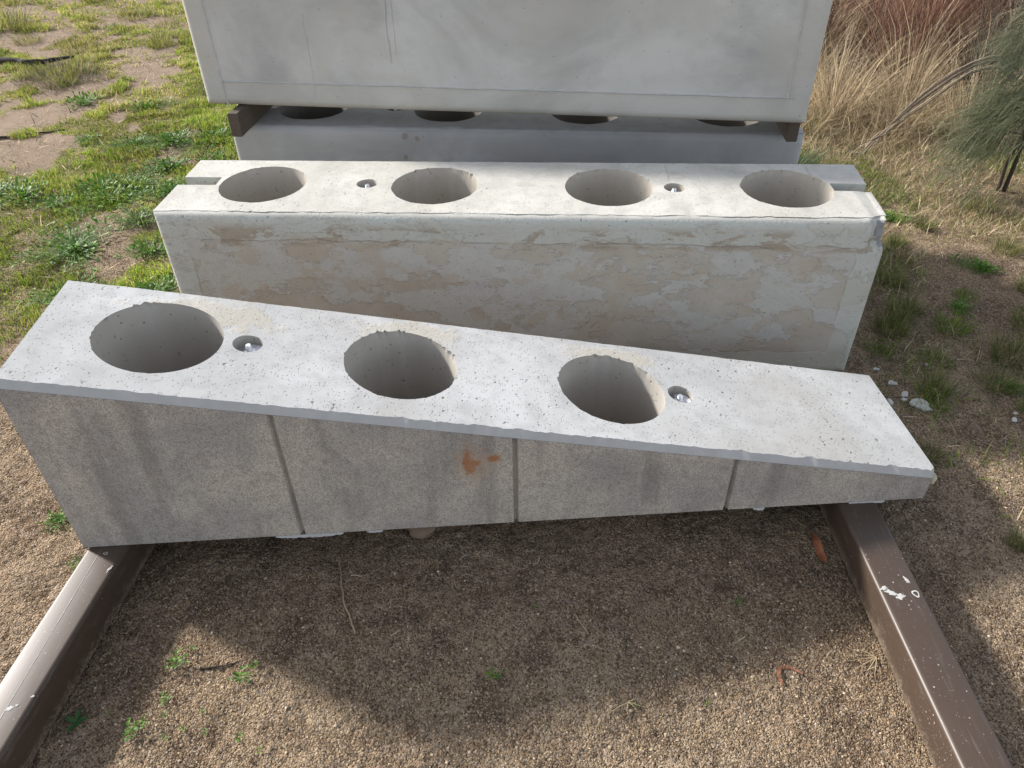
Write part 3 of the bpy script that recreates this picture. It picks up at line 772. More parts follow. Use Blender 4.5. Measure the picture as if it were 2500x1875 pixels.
# short turf on the left, one uncountable mass
x, y = scatter(1100000, -5.9, -1.0, 2.0, 9.3, lambda a, b: (a > -1.25 - 0.52 * b) * smooth(0.26, 0.62, turf(a, b) + (fbm(a * 16, b * 16, 47, 2) - .5) * .45 + (fbm(a * 4.2, b * 4.2, 53, 3) - .53) * 0.9) * (0.22 + 0.78 * smooth(8, 4.2, b)) * smooth(-0.2, 0.4, b - 2.15 + 0.25 * (a + 1.4)))
N = len(x); far = smooth(3.0, 7.5, y)
cl = smooth(0.40, 0.68, fbm(x * 6.5, y * 6.5, 88, 3)); Hh = RNG.uniform(0.012, 0.036, N) * (0.75 + 0.45 * far) * (0.55 + 1.1 * cl); Ww = RNG.uniform(0.0022, 0.0042, N) * (1 + 1.0 * far)
tn = fbm(x * 1.7, y * 1.7, 61, 3)
cg = palette(N, GREENS); cy_ = palette(N, [(0.28, 0.28, 0.060), (0.34, 0.28, 0.11), (0.22, 0.24, 0.05), (0.38, 0.29, 0.16)])
mixk = np.clip(smooth(0.48, 0.68, tn) * 0.35 + far * 0.55, 0, 1)
sel = RNG.random(N) < mixk; cc = np.where(sel[:, None], cy_, cg)
v, t, nv = blades(np.stack([x, y, ground_h(x, y)], 1), Hh, Ww, RNG.uniform(0.05, 0.95, N), RNG.uniform(0, 6.28, N) * .6 + 6 * fbm(x * 3, y * 3, 14, 2), 0.6, 2)
cc = cc * (0.62 + 1.0 * fbm(x * 5, y * 5, 19, 2))[:, None]
o = obj('grass', mesh_np('grass', v, t, GRASS, np.repeat(cc, nv, 0)))
tag(o, 'short patchy green turf on the sand left of the blocks', 'grass', kind='stuff')

# thin litter of dry and green blades right of the blocks
def right_d(a, b):
    edge = smooth(1.15, 1.5, a - 0.05 * (b - 2)); k = fbm(a * 3.2, b * 3.2, 71, 4)
    return edge * np.clip(smooth(0.36, 0.68, k) * (0.45 + 0.65 * smooth(1.5, 3.2, b)) + 0.5 * smooth(2.6, 3.6, b), 0, 1) * smooth(1.3, 2.0, b)
x, y = scatter(230000, 1.1, 4.6, 1.2, 5.4, right_d)
N = len(x); k = fbm(x * 2.3, y * 2.3, 83, 3)
cc = np.where((RNG.random(N) < np.clip(smooth(.64, .42, k), .15, .75))[:, None], palette(N, OLIVE + GREENS[:3]), palette(N, STRAW + [(0.30, 0.20, 0.10), (0.22, 0.22, 0.07)]))
v, t, nv = blades(np.stack([x, y, ground_h(x, y)], 1), RNG.uniform(0.02, 0.07, N), RNG.uniform(0.002, 0.0038, N), RNG.uniform(0.3, 1.4, N), RNG.uniform(0, 6.28, N), 0.6, 2)
o = obj('dry_grass_litter', mesh_np('dry_grass_litter', v, t, DRY, np.repeat(cc, nv, 0)))
tag(o, 'thin dry and olive grass litter on the bare soil right of the blocks', 'grass litter', kind='stuff')

# straw litter lying flat
def litter_d(a, b): return 0.08 + 0.55 * smooth(1.0, 1.3, np.abs(a)) * smooth(1.0, 2.0, b)
x, y = scatter(13000, -2.4, 2.6, 0.5, 4.0, litter_d)
N = len(x); cc = palette(N, STRAW + [(0.16, 0.11, 0.07), (0.10, 0.07, 0.05)])
v, t, nv = blades(np.stack([x, y, ground_h(x, y) + 0.004], 1), RNG.uniform(0.008, 0.05, N), RNG.uniform(0.0009, 0.0018, N), RNG.normal(1.5, 0.06, N), RNG.uniform(0, 6.28, N), 0.08, 2, RNG.normal(0, .2, N))
o = obj('straw_litter', mesh_np('straw_litter', v, t, DRY, np.repeat(cc, nv, 0)))
tag(o, 'scattered bits of dry straw on the soil', 'straw', kind='stuff')

x, y = scatter(14000, -5.0, -1.3, 2.3, 8.0, lambda a, b: (a > -1.25 - 0.52 * b) * (0.15 + 0.85 * fbm(a * 4, b * 4, 17, 3)))
N = len(x); cc = palette(N, STRAW + [(0.10, 0.07, 0.05), (0.16, 0.19, 0.05), (0.10, 0.12, 0.04)])
v, t, nv = blades(np.stack([x, y, ground_h(x, y) + 0.004], 1), RNG.uniform(0.02, 0.09, N), RNG.uniform(0.003, 0.007, N), RNG.normal(1.3, 0.25, N), RNG.uniform(0, 6.28, N), 0.2, 2)
o = obj('grass_litter', mesh_np('grass_litter', v, t, DRY, np.repeat(cc, nv, 0)))
tag(o, 'dead blades and litter strewn over the sandy turf on the left', 'grass litter', kind='stuff')

# coarse sand grains on the near ground
x = RNG.uniform(-1.75, 2.1, 90000); y = 0.5 + 2.6 * RNG.random(90000) ** 1.7
k = ~on_block(x, y) & (RNG.random(90000) < 0.35 + 0.65 * fbm(x * 5, y * 5, 99, 3)); x, y = x[k], y[k]; N = len(x)
sz = RNG.gamma(3.0, 0.0008, N) + 0.0010
sz = np.clip(sz * 0.60, 0, 0.0045); sz[RNG.random(N) < .0016] = 0.0062
dirs = np.array([(1, 0, 0), (0, 1, 0), (-1, 0, 0), (0, -1, 0), (0, 0, 1)], float)
vv = dirs[None] * sz[:, None, None] * RNG.uniform(0.55, 1.2, (N, 5, 1)); a = RNG.uniform(0, 6.28, N)
ca, sa = np.cos(a)[:, None], np.sin(a)[:, None]
vx = vv[:, :, 0] * ca - vv[:, :, 1] * sa; vy = vv[:, :, 0] * sa + vv[:, :, 1] * ca
verts = np.stack([vx + x[:, None], vy + y[:, None], vv[:, :, 2] * 0.8 + ground_h(x, y)[:, None]], 2).reshape(-1, 3)
tris = ((np.arange(N) * 5)[:, None, None] + np.array([[0, 1, 4], [1, 2, 4], [2, 3, 4], [3, 0, 4]])[None]).reshape(-1, 3)
cc = palette(N, [(0.43, 0.325, 0.22), (0.33, 0.235, 0.155), (0.22, 0.15, 0.10), (0.50, 0.40, 0.285), (0.11, 0.075, 0.05)], [.28, .26, .22, .08, .16])
o = obj('coarse_sand', mesh_np('coarse_sand', verts, tris, GRAIN, np.repeat(cc, 5, 0)))
tag(o, 'coarse sandy grains loose on the near soil', 'sand', kind='stuff')

# ------------------------------------------------------------------ tussocks, weeds, seedlings
def tussock_mesh(name, n, h, spread, pal, mat=GRASS, wid=0.0024, lean=0.75, seed_h=0.0, droop=0.6):
    a = RNG.uniform(0, 6.28, n); r = spread * np.sqrt(RNG.random(n)) * 0.5
    P = np.stack([r * np.cos(a), r * np.sin(a), np.zeros(n) - 0.004], 1)
    az = a + RNG.normal(0, .7, n)
    H = h * RNG.uniform(0.4, 1.1, n); ln = np.abs(RNG.normal(lean * 0.7, lean * 0.45, n))
    v, t, nv = blades(P, H, wid * RNG.uniform(0.7, 1.3, n), ln, az, droop, 4)
    return mesh_np(name, v, t, mat, np.repeat(palette(n, pal), nv, 0))
TUS = [tussock_mesh('grass_tussock', 260, 0.10, 0.10, OLIVE), tussock_mesh('grass_tussock', 200, 0.085, 0.12, GREENS[:3] + OLIVE[:2], lean=1.0), tussock_mesh('grass_tussock', 320, 0.12, 0.13, OLIVE + [(0.30, 0.23, 0.12)], lean=1.0)]
YEL = [tussock_mesh('yellow_grass_tussock', 280, 0.16, 0.24, [(0.25, 0.24, 0.06), (0.32, 0.28, 0.10), (0.18, 0.20, 0.05), (0.12, 0.13, 0.04)], wid=0.004), tussock_mesh('yellow_grass_tussock', 240, 0.12, 0.26, [(0.30, 0.25, 0.08), (0.20, 0.20, 0.06), (0.13, 0.14, 0.04)], wid=0.004, lean=0.9)]

def leaf_geo(P, az, L, W, pitch, cup=0.25):
    """Broad pointed leaves, two rows of faces folded along the midrib."""
    N = len(P); ts = np.array([0, .25, .55, .8, 1.0]); wf = np.array([.12, .7, 1.0, .7, .0])
    V = []
    for t_, w_ in zip(ts, wf):
        el = pitch - cup * 2.2 * t_ * t_
        f = L * t_; cx = P[:, 0] + f * np.cos(az) * np.cos(pitch); cy = P[:, 1] + f * np.sin(az) * np.cos(pitch); cz = P[:, 2] + f * np.sin(pitch) - L * cup * t_ ** 2
        for s in (-1, 0, 1):
            V.append(np.stack([cx - np.sin(az) * W * w_ * s * .5, cy + np.cos(az) * W * w_ * s * .5, cz + abs(s) * W * w_ * 0.16], 1))
    verts = np.stack(V, 1).reshape(-1, 3); nv = 15
    tr = []
    for k in range(4):
        for s in range(2):
            a_ = 3 * k + s; tr += [[a_, a_ + 1, a_ + 4], [a_, a_ + 4, a_ + 3]]
    tris = ((np.arange(N) * nv)[:, None, None] + np.array(tr)[None]).reshape(-1, 3)
    return verts, tris, nv
WEEDG = [(0.080, 0.180, 0.020), (0.110, 0.220, 0.026), (0.055, 0.125, 0.020), (0.145, 0.25, 0.032)]
def weed_mesh(name, n, R, L, W, pal=WEEDG, up=0.5):
    a = RNG.uniform(0, 6.28, n); r = R * RNG.random(n) ** .7 * (0.55 + 0.9 * vnoise(a * 1.3, a * 0, n)) * (0.6 + 0.6 * (RNG.random(n) < .8))
    P = np.stack([r * np.cos(a), r * np.sin(a) * 0.8, RNG.uniform(0.0, 0.03, n)], 1)
    v, t, nv = leaf_geo(P, a + RNG.normal(0, .6, n), L * RNG.uniform(.6, 1.2, n), W * RNG.uniform(.7, 1.2, n), RNG.uniform(0.05, up, n))
    cc = np.repeat(palette(n, pal), nv, 0)
    q = np.stack([-np.sin(a), np.cos(a)], 1) * 0.0009 * min(1, R / .05)                    # creeping stems from the root crown
    sv = np.zeros((n, 4, 3)); sv[:, 0, :2] = -q; sv[:, 1, :2] = q; sv[:, 2, :2] = P[:, :2] + q; sv[:, 3, :2] = P[:, :2] - q
    sv[:, :2, 2] = 0.003; sv[:, 2:, 2] = P[:, 2:3] + 0.0005
    st = ((np.arange(n) * 4)[:, None, None] + np.array([[0, 1, 2], [0, 2, 3]])[None]).reshape(-1, 3) + len(v)
    return mesh_np(name, np.concatenate([v, sv.reshape(-1, 3)]), np.concatenate([t, st]), LEAF, np.concatenate([cc, np.tile(np.array(pal[0]), (4 * n, 1))]), True)
WEED = [weed_mesh('leafy_weed', 240, 0.16, 0.036, 0.013, up=1.1), weed_mesh('leafy_weed', 150, 0.12, 0.042, 0.013, up=1.2), weed_mesh('leafy_weed', 420, 0.24, 0.034, 0.014, up=1.0)]
SEED = [weed_mesh('seedling', 22, 0.016, 0.012, 0.007, [(0.10, 0.21, 0.03), (0.14, 0.25, 0.04), (0.07, 0.16, 0.03)], 0.9), weed_mesh('seedling', 12, 0.010, 0.010, 0.007, [(0.10, 0.21, 0.03), (0.14, 0.25, 0.04)], 0.9)]

ORDN = ['nearest', 'second nearest', 'third nearest', 'fourth nearest', 'fifth nearest', 'sixth nearest', 'seventh nearest', 'eighth nearest', 'ninth nearest', 'tenth nearest', 'eleventh nearest', 'twelfth nearest', 'thirteenth nearest', 'fourteenth nearest', 'fifteenth nearest', 'sixteenth nearest', 'seventeenth nearest', 'eighteenth nearest', 'nineteenth nearest', 'twentieth nearest', 'third farthest', 'second farthest', 'farthest']
def place(me, name, x, y, s, label, cat, group=None, dz=0.0, rz=None):
    o = bpy.data.objects.new(name, me); o.location = (x, y, gz(x, y) + dz); o.scale = (s, s, s)
    o.rotation_euler = (0, 0, random.uniform(0, 6.28) if rz is None else rz)
    link(o); return tag(o, label, cat, group)

# right side tussocks, the ones beside landmarks first
for i, (x, y, s, lab) in enumerate((
    (1.50, 2.40, 1.0, 'dark green grass tussock beside the chipped corner of the middle block'),
    (1.62, 2.28, 1.0, 'spreading green tussock on bare soil right of the middle block'),
    (1.92, 2.27, 1.1, 'wiry grass tussock at the right frame edge, level with the chipped corner'),
    (1.40, 1.92, 0.9, 'low olive tussock behind the large white render flake'),
    (1.36, 1.84, 0.7, 'small tussock growing against the large white render flake'),
    (1.62, 1.95, 0.75, 'bright green tussock between the render flakes and the right edge'),
    (1.33, 1.28, 0.5, 'pale green grass tuft on sand beside the right steel beam'),
    (1.30, 2.15, 0.55, 'thin tussock close to the lower right corner of the middle block'),
    (1.25, 1.62, 0.45, 'small grass tuft at the thin end of the wedge block'))):
    place(TUS[i % 3], 'grass_tussock', x, y, s, lab, 'grass tussock', 'grass tussocks right of the blocks')
cand = [(1.55, 2.62), (1.78, 2.50), (2.05, 2.55), (1.42, 2.66), (1.95, 2.05), (1.75, 2.10), (2.12, 2.85), (1.70, 2.95), (1.52, 3.02), (2.35, 3.05), (1.88, 3.1), (2.2, 3.25), (1.48, 2.10), (1.68, 1.82), (2.02, 2.38), (1.40, 2.28), (1.60, 3.35), (2.5, 2.9), (2.3, 2.65)]
for i, (x, y) in enumerate(sorted(cand, key=lambda q: q[1])):
    place(TUS[(i * 2 + 1) % 3], 'grass_tussock', x, y, random.uniform(0.6, 1.1), 'olive tussock on open soil right of the middle block, %s the camera' % ORDN[i], 'grass tussock', 'grass tussocks on the open soil to the right')
# leafy weeds on the left and a few on the right
lw = [(-2.62, 3.62), (-2.45, 3.60), (-2.10, 3.68), (-1.95, 3.72), (-2.0, 3.55), (-2.25, 3.50), (-1.70, 3.62), (-1.55, 3.55), (-1.85, 3.95), (-1.60, 4.05), (-2.45, 4.35), (-2.15, 4.30), (-1.95, 4.30), (-1.70, 4.35), (-1.60, 2.50), (-1.78, 2.62), (-1.50, 2.42), (-1.95, 3.05), (-1.45, 2.62), (-2.75, 5.0), (-2.3, 4.9), (-1.75, 3.3), (-1.6, 3.0)]
for i, (x, y) in enumerate(sorted(lw, key=lambda q: q[1])):
    place(WEED[i % 3], 'leafy_weed', x, y, random.uniform(0.55, 0.95), 'leafy green weed in the turf left of the blocks, %s the camera' % ORDN[i], 'weed', 'leafy weeds in the left turf')
for i, (x, y, s, lab) in enumerate(((1.95, 2.72, .5, 'flat bright green weed in the grass at the right frame edge'), (1.72, 2.42, .4, 'small bright weed among the tussocks right of the chipped corner'), (1.75, 3.20, .5, 'leafy green weed at the foot of the dry grass behind the middle block'), (-1.284, 1.437, .36, 'bright green weed against the left end of the wedge block'), (-1.14, 1.27, .22, 'small straggly weed beside the top of the left steel beam'), (1.66, 1.93, .35, 'dark leafy weed beside the tussock right of the render flakes'))):
    place(WEED[i % 2], 'leafy_weed', x, y, s, lab, 'weed')
# yellowish tussocks far on the left
for i, (x, y, s) in enumerate(((-4.3, 7.0, 1.6), (-3.35, 6.3, 1.0), (-2.75, 6.4, 0.9), (-3.3, 7.3, 1.0), (-2.6, 7.6, 1.0), (-4.6, 7.9, 1.2), (-3.9, 7.9, 1.0), (-2.9, 7.0, 0.8), (-2.2, 6.7, 0.8), (-3.9, 6.6, 0.8))):
    place(YEL[i % 2], 'yellow_grass_tussock', x, y, s, 'yellow grass tussock in the far left turf, ' + ('at the left frame edge' if i == 0 else 'number %s counted from the left edge' % ['one', 'nine', 'seven', 'eight', 'six', 'two', 'five', 'four', 'ten', 'three'][i]), 'grass tussock', 'yellow tussocks far left')
place(tussock_mesh('dead_grass_clump', 900, 0.17, 0.55, [(0.10, 0.085, 0.06), (0.20, 0.16, 0.11), (0.07, 0.08, 0.045), (0.30, 0.25, 0.17)], DRY, 0.003, 1.1), 'dead_grass_clump', -3.15, 5.55, 1.0, 'dark tangled dead grass clump in front of the black stick', 'grass clump')
place(tussock_mesh('dead_grass_clump', 420, 0.12, 0.35, [(0.10, 0.085, 0.06), (0.26, 0.21, 0.14), (0.07, 0.08, 0.045), (0.36, 0.30, 0.20)], DRY, 0.002, 1.0), 'dead_grass_clump', -1.58, 3.3, 1.0, 'pale dry grass clump near the left end of the middle block', 'grass clump')
# seedlings on the near soil
sd = [(-0.792, 0.978, 1.1, 'round clover-like seedling near the dark stick'), (-0.772, 1.015, .6, 'smaller seedling just behind the round one near the dark stick'), (-0.633, 0.938, 1.0, 'larger of two seedlings right of the dark stick'), (-0.611, 0.966, .9, 'smaller of two seedlings right of the dark stick'),
      (-0.053, 0.930, .8, 'lone green seedling in the middle of the near soil'), (0.552, 1.118, .75, 'bright green seedling near the brown leaf'), (-0.834, 0.812, 1.0, 'seedling clump low in the photo beside the four-leaved weed'), (-0.815, 0.832, .8, 'seedling touching the clump beside the four-leaved weed'), (-0.793, 0.890, .7, 'small seedling halfway between the dark stick and the bottom clump')]
for i, (x, y, s, lab) in enumerate(sd): place(SEED[i % 2] if s < .95 else SEED[0], 'seedling', x, y, s, lab, 'seedling', 'seedlings on the near soil')
for (x, y, s, lab) in ((-0.76, .80, .6, 'first right of the bottom clump'), (-0.73, .82, .6, 'second right of the bottom clump'), (-0.68, .815, .5, 'third right of the bottom clump'), (-0.70, .86, .5, 'above the third one right of the bottom clump'), (-0.60, .80, .7, 'straight below the larger twin seedling'), (-0.78, .855, .5, 'above the bottom clump'), (-0.55, .77, .5, 'at the edge of the big shadow, lowest'), (-0.90, .86, .5, 'nearest to the four-leaved weed'), (0.26, .86, .4, 'touching the splayed straw tuft'), (0.05, 1.12, .4, 'in full shade under the wedge'), (0.42, .86, .5, 'between the straw tuft and the curled leaf')):
    place(SEED[1], 'seedling', x, y, s, 'tiny pale seedling on the near soil, ' + lab, 'seedling', 'tiny seedlings scattered on the lit soil')
t = thing('four_leaved_weed', 'dark green weed with four paddle leaves beside the left steel beam', 'weed', (-0.968, 0.838, gz(-0.968, 0.838) + 0.003))
for k, a in enumerate((0.25, 1.55, 2.85, 4.55, 5.6)):
    v_, t_, nv = leaf_geo(np.zeros((1, 3)), np.array([a]), np.array([0.030 if k != 4 else .018]), np.array([0.012]), np.array([0.35]), 0.15)
    obj('leaf', mesh_np('leaf', v_, t_, LEAF, np.repeat(np.array([[0.060, 0.145, 0.045]]), nv, 0), True), t)

# ------------------------------------------------------------------ flakes, leaves, sticks, stone
def flake(x, y, rx, ry, lab, seed, tilt=(0.0, 0.0), th=0.006):
    if rx < .03: rx, ry, th = rx * .85, ry * .85, th * .7
    bm = bmesh.new(); n = 13; lo, hi = [], []
    for i in range(n):
        a = 2 * math.pi * i / n; k = 0.55 + 0.75 * float(vnoise(i * .9, seed, seed))
        lo.append(bm.verts.new((rx * k * math.cos(a), ry * k * math.sin(a), 0))); hi.append(bm.verts.new((rx * k * .93 * math.cos(a), ry * k * .93 * math.sin(a), th * (0.8 + .4 * float(vnoise(i, 3, seed))))))
    for i in range(n): bm.faces.new((lo[i], lo[(i + 1) % n], hi[(i + 1) % n], hi[i]))
    c = bm.verts.new((0, 0, th * 1.1))
    for i in range(n): bm.faces.new((hi[i], hi[(i + 1) % n], c))
    bm.faces.new(lo[::-1])
    o = bm_obj('render_flake', bm, FLAKE); o.location = (x, y, gz(x, y) + 0.004); o.rotation_euler = (tilt[0], tilt[1], random.uniform(-.3, .3))
    return tag(o, lab, 'render flake', 'broken render flakes right of the blocks')
for k, (x, y, rx, ry, lab, tl) in enumerate((
    (1.322, 1.852, .038, .026, 'largest oval white render flake on the soil', (.15, .1)), (1.283, 1.975, .020, .012, 'grey render flake nearest the corner of the middle block', (.35, .0)),
    (1.300, 1.912, .017, .017, 'pale render flake behind the largest one', (.2, -.3)), (1.284, 1.880, .012, .008, 'little render flake left of the largest one', (.2, .2)),
    (1.232, 1.868, .011, .016, 'render flake leaning on the edge of the wedge block', (.3, .4)), (1.253, 2.044, .012, .007, 'thin render flake behind the corner of the middle block', (.2, 0)),
    (1.44, 2.067, .008, .006, 'tiny white render flake lying among the tussocks', (.1, .1)), (1.586, 1.776, .012, .012, 'white render flake at the right frame edge', (.3, .2)), (1.606, 1.803, .008, .007, 'tiny flake behind the white one at the right frame edge', (.1, 0)))):
    flake(x, y, rx, ry, lab, k + 3, tl, 0.006 if k else 0.008)
# a broken lump of render clinging behind the thin end of the wedge
bm = bmesh.new(); bmesh.ops.create_icosphere(bm, subdivisions=3, radius=1)
for v_ in bm.verts:
    k = 0.8 + 0.5 * float(vnoise(v_.co.x * 2.3 + 5, v_.co.y * 2.3 + v_.co.z * 1.7, 4)); v_.co = Vector((v_.co.x * .012 * k, v_.co.y * .014 * k, v_.co.z * .016 * k))
o = bm_obj('mortar_lump', bm, mat_simple_concrete('yellow_mortar', (0.52, 0.46, 0.33)), wedge, True); o.location = (WL + 0.004, 0.016, 0.048)
# stone under the wedge
bm = bmesh.new(); bmesh.ops.create_icosphere(bm, subdivisions=3, radius=1)
for v_ in bm.verts:
    k = 0.75 + 0.6 * float(vnoise(v_.co.x * 2.0 + 5, v_.co.y * 2.0 + v_.co.z * 1.4, 14)); v_.co = Vector((v_.co.x * .042 * k, v_.co.y * .034 * k, v_.co.z * .024 * k))
o = bm_obj('stone', bm, mat_simple_concrete('brown_stone', (0.24, 0.17, 0.12), 0.8), None, True); o.location = (-0.252, 1.375, 0.012)
tag(o, 'rough brown stone lying under the bottom edge of the wedge block', 'stone')

def tube(pts, rad, seg=7, name='stick', mat=None, col=(0.2, 0.15, 0.1), parent=None):
    pts = [Vector(p) for p in pts]; V = []; n = len(pts)
    for i, p in enumerate(pts):
        d = (pts[min(i + 1, n - 1)] - pts[max(i - 1, 0)]).normalized(); a = d.cross(Vector((0, 0, 1)))
        a = a.normalized() if a.length > 1e-4 else Vector((1, 0, 0)); b = d.cross(a).normalized()
        r = rad[i] if isinstance(rad, (list, tuple)) else rad
        for k in range(seg):
            t_ = 2 * math.pi * k / seg; V.append(p + (a * math.cos(t_) + b * math.sin(t_)) * r)
    T = []
    for i in range(n - 1):
        for k in range(seg):
            a, b = i * seg + k, i * seg + (k + 1) % seg; T += [(a, b, b + seg), (a, b + seg, a + seg)]
    V = np.array([tuple(q) for q in V]); return obj(name, mesh_np(name, V, np.array(T), mat or TWIG, np.tile(np.array(col), (len(V), 1)), True), parent)
def wander(p0, p1, n, amp, seed, sag=0.0):
    p0, p1 = Vector(p0), Vector(p1); out = []
    for i in range(n + 1):
        t_ = i / n; q = p0.lerp(p1, t_)
        q += Vector(((float(vnoise(i * .6, 1, seed)) - .5) * amp, (float(vnoise(i * .6, 5, seed)) - .5) * amp, (float(vnoise(i * .6, 9, seed)) - .5) * amp * .4 + sag * math.sin(math.pi * t_)))
        out.append(q)
    return out
def ground_stick(name, P, r0, r1, col, lab, cat, dz=0.004, seed=1, amp=0.012):
    pts = []
    for (a, b) in zip(P, P[1:]): pts += [Vector(q) + (wander(q, q, 1, amp, seed + i)[0] - Vector(q)) * .3 for i, q in enumerate([Vector((a[0], a[1], 0)).lerp(Vector((b[0], b[1], 0)), j / 5) for j in range(5)])]
    pts.append(Vector((P[-1][0], P[-1][1], 0)))
    for q in pts: q.z = gz(q.x, q.y) + dz
    n = len(pts); o = tube(pts, [r0 + (r1 - r0) * i / (n - 1) for i in range(n)], 7, name, TWIG, col)
    return tag(o, lab, cat)
ground_stick('dry_root', [(-0.466, 1.277), (-0.451, 1.21), (-0.432, 1.14), (-0.402, 1.079), (-0.390, 1.047)], 0.0014, 0.0028, (0.40, 0.30, 0.19), 'pale thin root winding over the soil in front of the wedge', 'root')
ground_stick('dark_stick', [(-0.741, 0.969), (-0.70, 0.971), (-0.655, 0.982)], 0.0030, 0.0014, (0.055, 0.04, 0.032), 'short dark stick between the two seedling clumps', 'stick', 0.003, 3, .006)
ground_stick('straw_stalk', [(0.142, 1.094), (0.173, 1.038)], 0.0011, 0.0011, (0.50, 0.39, 0.25), 'single straw stalk on the middle of the near soil', 'straw', .003, 4, .003)
ground_stick('straw_stalk', [(-0.428, 1.225), (-0.398, 1.222)], 0.0012, 0.0012, (0.50, 0.39, 0.25), 'short straw stalk beside the pale root', 'straw', .003, 5, .002)
ground_stick('black_stick', [(-4.0, 6.03), (-3.75, 5.98), (-3.55, 5.90), (-3.42, 5.93), (-3.25, 6.02)], 0.040, 0.010, (0.022, 0.017, 0.014), 'thick black stick lying in the turf at the far left edge', 'stick', 0.03, 7, .12)
ground_stick('thin_twig', [(-3.02, 4.40), (-2.85, 4.45), (-2.66, 4.53)], 0.008, 0.004, (0.05, 0.04, 0.03), 'thin dark twig on the bare sand at the left edge', 'stick', 0.006, 9, .02)
for (cx, cy, lab, s) in ((0.838, 0.965, 'fan of straw stalks against the foot of the right steel beam', 1), (0.245, 0.865, 'small splayed straw tuft low on the lit soil', 2)):
    t = thing('straw_tuft', lab, 'straw', (cx, cy, gz(cx, cy) + 0.004))
    for k in range(6):
        a = (2.6 + k * 0.33) if s == 1 else (random.uniform(-.9, .6) if k < 3 else random.uniform(3.6, 5.2)); l = random.uniform(.025, .075) if s == 1 else random.uniform(.018, .055)
        tube([(0, 0, 0), (l * .5 * math.cos(a), l * .5 * math.sin(a), .004), (l * math.cos(a), l * math.sin(a), 0.001)], [.0011, .0009, .0005], 5, 'stalk', TWIG, (0.50, 0.39, 0.24), t)

def dead_leaf(name, P, wmax, col, lab, dz, curl):
    """A fallen gum leaf: a strip along P, widest in the middle, folded on its midrib."""
    P = np.array(P, float); n = 14; tt = np.linspace(0, 1, n + 1); seg = np.linspace(0, 1, len(P))
    cx, cy = np.interp(tt, seg, P[:, 0]), np.interp(tt, seg, P[:, 1])
    dx, dy = np.gradient(cx), np.gradient(cy); l = np.hypot(dx, dy); nxv, nyv = -dy / l, dx / l
    w = wmax * np.clip(np.sin(np.pi * np.clip(tt * .96 + .03, 0, 1)), 0, 1) ** 0.35
    V = []
    for i in range(n + 1):
        z0 = gz(cx[i], cy[i]) + dz + 0.003 * math.sin(tt[i] * 7)
        for s in (-1, -.5, 0, .5, 1): V.append((cx[i] + nxv[i] * w[i] * s * .5, cy[i] + nyv[i] * w[i] * s * .5, z0 + curl * w[i] * s * s + .0012 * math.sin(i * 1.9 + s)))
    T = []
    for i in range(n):
        for s in range(4):
            a = i * 5 + s; T += [(a, a + 1, a + 6), (a, a + 6, a + 5)]
    nt = NT(name + '_skin'); c_ = nt.mix(nt.step(nt.noise(160, 4, .7), .52, .66), col, tuple(k * .3 for k in col)); c_ = nt.mix(nt.math('MULTIPLY', nt.noise(40, 3), .4), c_, (0.33, 0.14, 0.07))
    mt = nt.done(c_, .55, .35, nt.bump(nt.noise(200, 3), .4, .001))
    o = obj(name, mesh_np(name, np.array(V), np.array(T), mt, None, True)); return tag(o, lab, 'leaf')
dead_leaf('fallen_leaf', [(0.8035, 1.322), (0.801, 1.29), (0.802, 1.26), (0.806, 1.232)], 0.023, (0.30, 0.105, 0.045), 'reddish brown fallen leaf lying beside the right steel beam', 0.008, 0.10)
dead_leaf('curled_leaf', [(0.603, 0.900), (0.596, 0.922), (0.606, 0.945), (0.630, 0.951), (0.655, 0.930)], 0.0085, (0.22, 0.095, 0.055), 'narrow curled brown leaf half sunk in the lit sand', 0.004, 0.0)

# ------------------------------------------------------------------ dry grass, shrubs and she-oak at the back right
def front_line(x): return np.interp(x, [1.2, 1.68, 2.1, 2.4, 3.0, 4.5], [4.7, 4.15, 3.75, 3.60, 3.6, 3.9])
x = RNG.uniform(1.25, 6.0, 60000); y = RNG.uniform(3.5, 10.0, 60000)
k = (y > front_line(x) + RNG.normal(0, .12, len(x))) & (RNG.random(len(x)) < smooth(.25, .6, fbm(x * 1.6, y * 1.6, 51, 3)) * (1 - .5 * smooth(6, 9, y))) & (x > 1.35 + .02 * y)
x, y = x[k], y[k]; N = len(x)
dep = np.clip((y - front_line(x)) / 1.2, 0, 1)
Hh = RNG.uniform(0.15, 0.42, N) * (0.5 + 0.5 * dep) * np.where(RNG.random(N) < .05, 1.9, 1.0) * (0.6 + 0.8 * fbm(x * 2.2, y * 2.2, 57, 3)); az = RNG.uniform(0, 6.28, N)
v, t, nv = blades(np.stack([x, y, ground_h(x, y)], 1), Hh, RNG.uniform(0.0018, 0.0040, N), np.where(RNG.random(N) < .35, RNG.uniform(.9, 1.5, N), RNG.uniform(0.05, 1.1, N)), az, RNG.uniform(0.2, 1.8, (N, 1)), 5)
cc = palette(N, STRAW + [(0.46, 0.36, 0.21), (0.14, 0.09, 0.055), (0.10, 0.065, 0.04)])
o = obj('tall_dry_grass', mesh_np('tall_dry_grass', v, t, DRY, np.repeat(cc, nv, 0)))
tag(o, 'tangle of tall straw-coloured dry grass behind the blocks on the right', 'dry grass', kind='stuff')
DT = [tussock_mesh('dry_grass_tussock', 420, 0.85, 0.30, STRAW, DRY, .004, .8, droop=1.2), tussock_mesh('dry_grass_tussock', 320, 0.65, 0.35, STRAW + [(0.30, 0.27, 0.12)], DRY, .004, 1.0, droop=1.3)]
